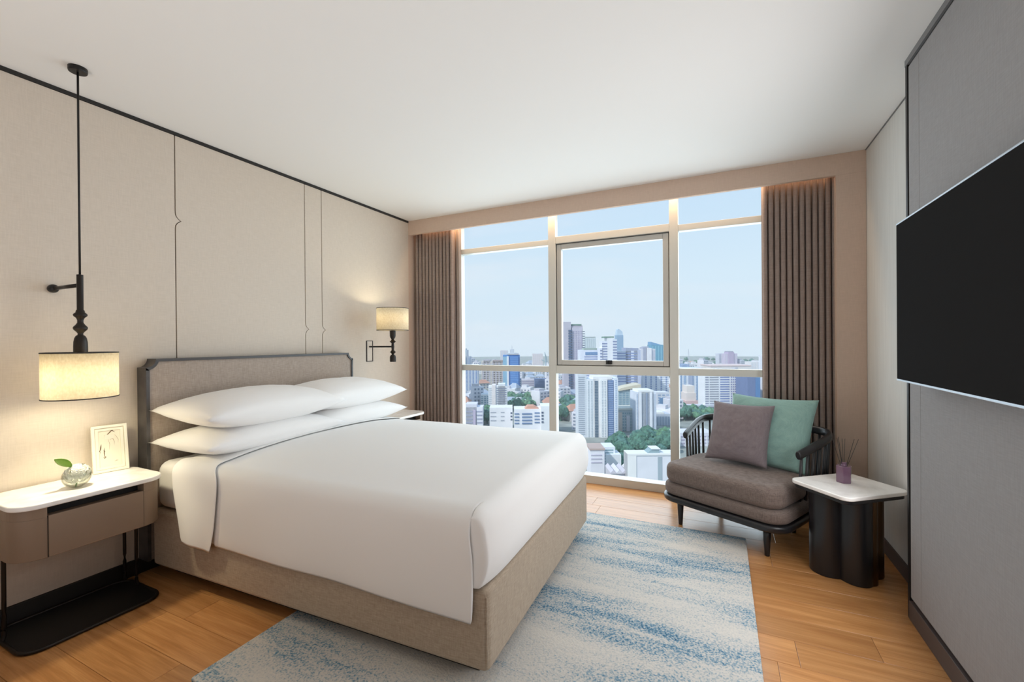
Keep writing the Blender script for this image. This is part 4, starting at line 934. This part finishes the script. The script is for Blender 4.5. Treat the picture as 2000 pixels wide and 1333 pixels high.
t = Tower('white terraced flats seen through the armchair spindles', 1322, 1395, 846, 400, 20, (.68, .68, .76), name='apartment_block'); t.bands(7, (.40, .38, .50), .42, py0=850, py1=896, side=False); t.stripes(7, (.76, .76, .80), .22, front=.6, py1=896, name='piers')
# curved white viaduct crossing in front of the cream tower
c = at(1355, 795, 600); vd = thing('viaduct', 'pale curved elevated road sweeping below the cream tower', 'road', (c.x, c.y, GZ), t.ang)
bm = bmesh.new(); rows = []
for i in range(13):
    s_ = -1 + i / 6; rows.append([(s_ * 62, 14 * s_ * s_ + yy, 8.0 - abs(yy) * .02 + zz) for yy, zz in ((-5, 1.2), (-4.4, 1.2), (-4.4, 0), (4.4, 0), (4.4, 1.2), (5, 1.2), (5, -1.5), (-5, -1.5), (-5, 1.2))])
grid(bm, rows); obj('deck', bm, cm((.66, .68, .76)), vd)
for i in range(5):
    s_ = -1 + i / 2; bm = bmesh.new(); box(bm, s_ * 60 - 1, s_ * 60 + 1, 14 * s_ * s_ - 2, 14 * s_ * s_ + 2, 0, 7); obj('pier', bm, cm((.56, .58, .64)), vd)

# low houses and trees filling the ground between the towers
rnd = random.Random(11)
def free_spot(x, y, r): return all((x - a) ** 2 + (y - b) ** 2 > (q + r) ** 2 for a, b, q in FOOT)
protos = []
for nm, lab, grp, wc, rc, kind in (
    ('house', 'small white flat-roofed house somewhere between the city towers', 'white flat-roofed houses between the towers', (.74, .74, .78), (.62, .62, .66), 0),
    ('house', 'small house with terracotta hipped roof somewhere between the city towers', 'terracotta roofed houses between the towers', (.70, .66, .64), (.50, .27, .20), 1),
    ('house', 'small house with grey blue hipped roof somewhere between the city towers', 'grey blue roofed houses between the towers', (.64, .66, .72), (.36, .42, .52), 1),
    ('walk_up_block', 'narrow pale five-storey block somewhere between the city towers', 'five-storey blocks between the towers', (.68, .68, .74), (.50, .50, .56), 2)):
    hgt = (8, 7, 7, 16)[kind if kind < 2 else 3]; wdt = (14, 13, 13, 12)[kind if kind < 2 else 3]
    mw, mr_ = cm(wc), cm(rc)
    bmw = bmesh.new(); box(bmw, -wdt / 2, wdt / 2, -6, 6, 0, hgt)
    if kind == 1:
        vs = [bmw.verts.new(p) for p in ((-wdt / 2 - 1, -7, hgt), (wdt / 2 + 1, -7, hgt), (wdt / 2 + 1, 7, hgt), (-wdt / 2 - 1, 7, hgt), (-wdt / 4, 0, hgt + 4), (wdt / 4, 0, hgt + 4))]
        for f in ((0, 1, 5, 4), (1, 2, 5), (2, 3, 4, 5), (3, 0, 4), (3, 2, 1, 0)):
            fc = bmw.faces.new([vs[i] for i in f]); fc.material_index = 1
    else:
        n0 = len(bmw.faces); box(bmw, -wdt / 2 + 1, 1, -4, 4, hgt, hgt + 2.2); bmw.faces.ensure_lookup_table()
        for fc in bmw.faces[n0:]: fc.material_index = 1
    n0 = len(bmw.faces)
    for k in range(int(hgt // 3)):
        for x_ in range(3): box(bmw, -wdt / 2 + 1.2 + x_ * wdt / 3.1, -wdt / 2 + 3.2 + x_ * wdt / 3.1, -6.15, -5.9, 1.2 + k * 3, 2.7 + k * 3)
    bmw.faces.ensure_lookup_table()
    for fc in bmw.faces[n0:]: fc.material_index = 2
    me = bpy.data.meshes.new(nm); bmesh.ops.recalc_face_normals(bmw, faces=bmw.faces[:]); bmw.to_mesh(me); bmw.free()
    for q in (mw, mr_, cm((.24, .28, .36), .3)): me.materials.append(q)
    protos.append((nm, lab, grp, me))
placed = 0
for k in range(4000):
    if placed >= 250: break
    px = rnd.uniform(893, 1490); d = 290 * (1700 / 290) ** (rnd.random() ** .75); P_ = at(px, 667, d)
    if not free_spot(P_.x, P_.y, 6) or (px > 1318 and d < 640) or (1120 < px <= 1318 and d < 480) or (px < 1082 and d < 610): continue
    nm, lab, grp, me = protos[rnd.choice((0, 0, 0, 1, 2, 3, 3))]
    o = bpy.data.objects.new(nm, me); COL.objects.link(o); o.location = (P_.x, P_.y, GZ)
    s_ = rnd.uniform(.8, 1.3) * (1 + d / 2500); o.scale = (s_, s_, rnd.uniform(.8, 1.5) * (1 + d / 1800)); o.rotation_euler.z = t.ang + math.radians(rnd.uniform(-35, 35))
    pane = 'left' if px < 1078 else ('centre' if px < 1313 else 'right'); rng = 'near' if d < 520 else ('mid-distance' if d < 950 else 'far')
    tag(o, lab.replace('somewhere between the city towers', f'{rng} below through the {pane} panes'), 'building', f'{rng} {grp}, {pane} panes'); FOOT.append((P_.x, P_.y, 8 * s_)); placed += 1
tm = []
for k, c in enumerate(((.07, .16, .12), (.10, .21, .13), (.075, .17, .15))):
    m = mat('tree_leaves', c, .9, noise_scale=.35, noise_amt=.5); bm = bmesh.new()
    for q in range(7):
        a = q * 2.4; rr = 0 if q == 0 else 3.6
        bmesh.ops.create_icosphere(bm, subdivisions=2, radius=4.2 - (q > 0) * 1.2, matrix=Matrix.Translation((rr * math.cos(a), rr * math.sin(a), 7.5 - (q > 0) * 1.6 + (q % 2))))
    for v in bm.verts: v.co *= 1 + .16 * noise.noise(v.co * .7 + Vector((k * 9, 0, 0)))
    tube(bm, [(0, 0, 0), (0, 0, 6)], .5, 5)
    me = bpy.data.meshes.new('tree'); bm.to_mesh(me); bm.free(); me.materials.append(m); tm.append(me)
TK = ('dark green', 'light green', 'bluish green')
clumps = [(992, 1070, 772, 793, 55, 1, 'right of the white mid-rise block'), (940, 955, 800, 826, 9, 1, 'between the low white terrace and white office wing'), (905, 920, 822, 830, 4, 1, 'in front of the low white terrace'),
          (1092, 1126, 782, 816, 36, 1.2, 'below the tall mauve twin tower'), (1192, 1240, 862, 888, 24, .9, 'at the foot of the white condominium tower'), (1240, 1306, 856, 884, 38, 1.0, 'behind the big plain warehouse wall'),
          (1286, 1308, 850, 880, 14, 1.2, 'beside the second mullion'), (1190, 1222, 896, 914, 14, .7, 'in front of the terraced white villa stack'), (1162, 1190, 908, 924, 12, .7, 'low beside the bed edge'),
          (1326, 1386, 803, 818, 34, 1, 'below the curved elevated road'), (1330, 1480, 700, 712, 20, 1.6, 'on the far skyline of the right pane'), (1046, 1074, 766, 774, 10, 1, 'below the dark navy block')]
TP = []
for x0, x1, ya, yb, n, sc_, where in clumps:
    for i in range(n):
        for tr_ in range(8):
            px, py = rnd.uniform(x0, x1), rnd.uniform(ya, yb); d = dist_of(py + 6); P_ = at(px, 667, d)
            if all((P_.x - a) ** 2 + (P_.y - b) ** 2 > (7 * sc_) ** 2 for a, b in TP) and free_spot(P_.x, P_.y, 0): break
        else: continue
        TP.append((P_.x, P_.y))
        k = rnd.choice((0, 0, 1, 2)); o = bpy.data.objects.new('tree', tm[k]); COL.objects.link(o); o.location = (P_.x, P_.y, GZ)
        s_ = sc_ * rnd.uniform(.8, 1.3); o.scale = (s_, s_, s_ * rnd.uniform(.85, 1.2)); o.rotation_euler.z = rnd.uniform(0, 6)
        tag(o, f'{TK[k]} broad tree in the clump {where}', 'tree', f'{TK[k]} trees {where}')

# the city goes on to both sides of what the window frames
bmo = bmesh.new(); bmt = bmesh.new()
for k in range(700):
    px = rnd.choice((rnd.uniform(-1500, 880), rnd.uniform(1500, 4200))); d = 260 * (2100 / 260) ** (rnd.random() ** .7)
    th = math.atan((px - 1000) / FPX); th = max(-1.45, min(1.25, th)); D_ = d
    dr = Vector((-math.sin(YAW - th), math.cos(YAW - th), 0)); P_ = Vector((CX, CY, GZ)) + dr * D_
    if P_.y < 120: continue
    big = rnd.random() < .12; w_ = rnd.uniform(8, 14) * (1.6 if big else 1); h_ = rnd.uniform(50, 100) if big else rnd.uniform(7, 22)
    T_ = Matrix.Translation(P_) @ Matrix.Rotation(rnd.uniform(-.6, .6), 4, 'Z')
    box(bmo, -w_, w_, -w_ * .7, w_ * .7, 0, h_, T=T_)
    n0 = len(bmo.faces)
    for q in range(int(h_ // 4)): box(bmo, -w_ * .9, w_ * .9, -w_ * .7 - .2, w_ * .7 + .2, 1.5 + q * 4, 3 + q * 4, T=T_)
    bmo.faces.ensure_lookup_table()
    for fc in bmo.faces[n0:]: fc.material_index = 1
o = obj('outlying_buildings', bmo, [cm((.66, .67, .72)), cm((.34, .38, .48), .3)])
tag(o, 'mass of outlying city buildings beyond both sides of the window', 'buildings', kind='stuff')
for k in range(500):
    px = rnd.choice((rnd.uniform(-1500, 880), rnd.uniform(1500, 4200))); d = 260 * (1500 / 260) ** rnd.random()
    th = max(-1.45, min(1.25, math.atan((px - 1000) / FPX))); P_ = Vector((CX, CY, GZ)) + Vector((-math.sin(YAW - th), math.cos(YAW - th), 0)) * d
    if P_.y < 120: continue
    bmesh.ops.create_icosphere(bmt, subdivisions=1, radius=rnd.uniform(6, 11), matrix=Matrix.Translation(P_ + Vector((0, 0, 6))))
o = obj('outlying_trees', bmt, bpy.data.materials['tree_leaves'])
tag(o, 'mass of outlying trees beyond both sides of the window', 'trees', kind='stuff')

# thin haze lying over the city: it veils the far towers more than the near ones
hm = bpy.data.materials.new('city_haze'); hm.use_nodes = True; n = hm.node_tree; n.nodes.clear()
o_ = n.nodes.new('ShaderNodeOutputMaterial'); vs = n.nodes.new('ShaderNodeVolumeScatter'); vs.inputs['Color'].default_value = (.95, .98, 1, 1); vs.inputs['Density'].default_value = .00012; vs.inputs['Anisotropy'].default_value = 0
n.links.new(vs.outputs[0], o_.inputs['Volume'])
hz = tag(obj('haze', B(-3000, 3000, 40, 2900, GZ - 5, 30), hm), 'thin pale haze hanging over the far city', 'haze', kind='stuff')
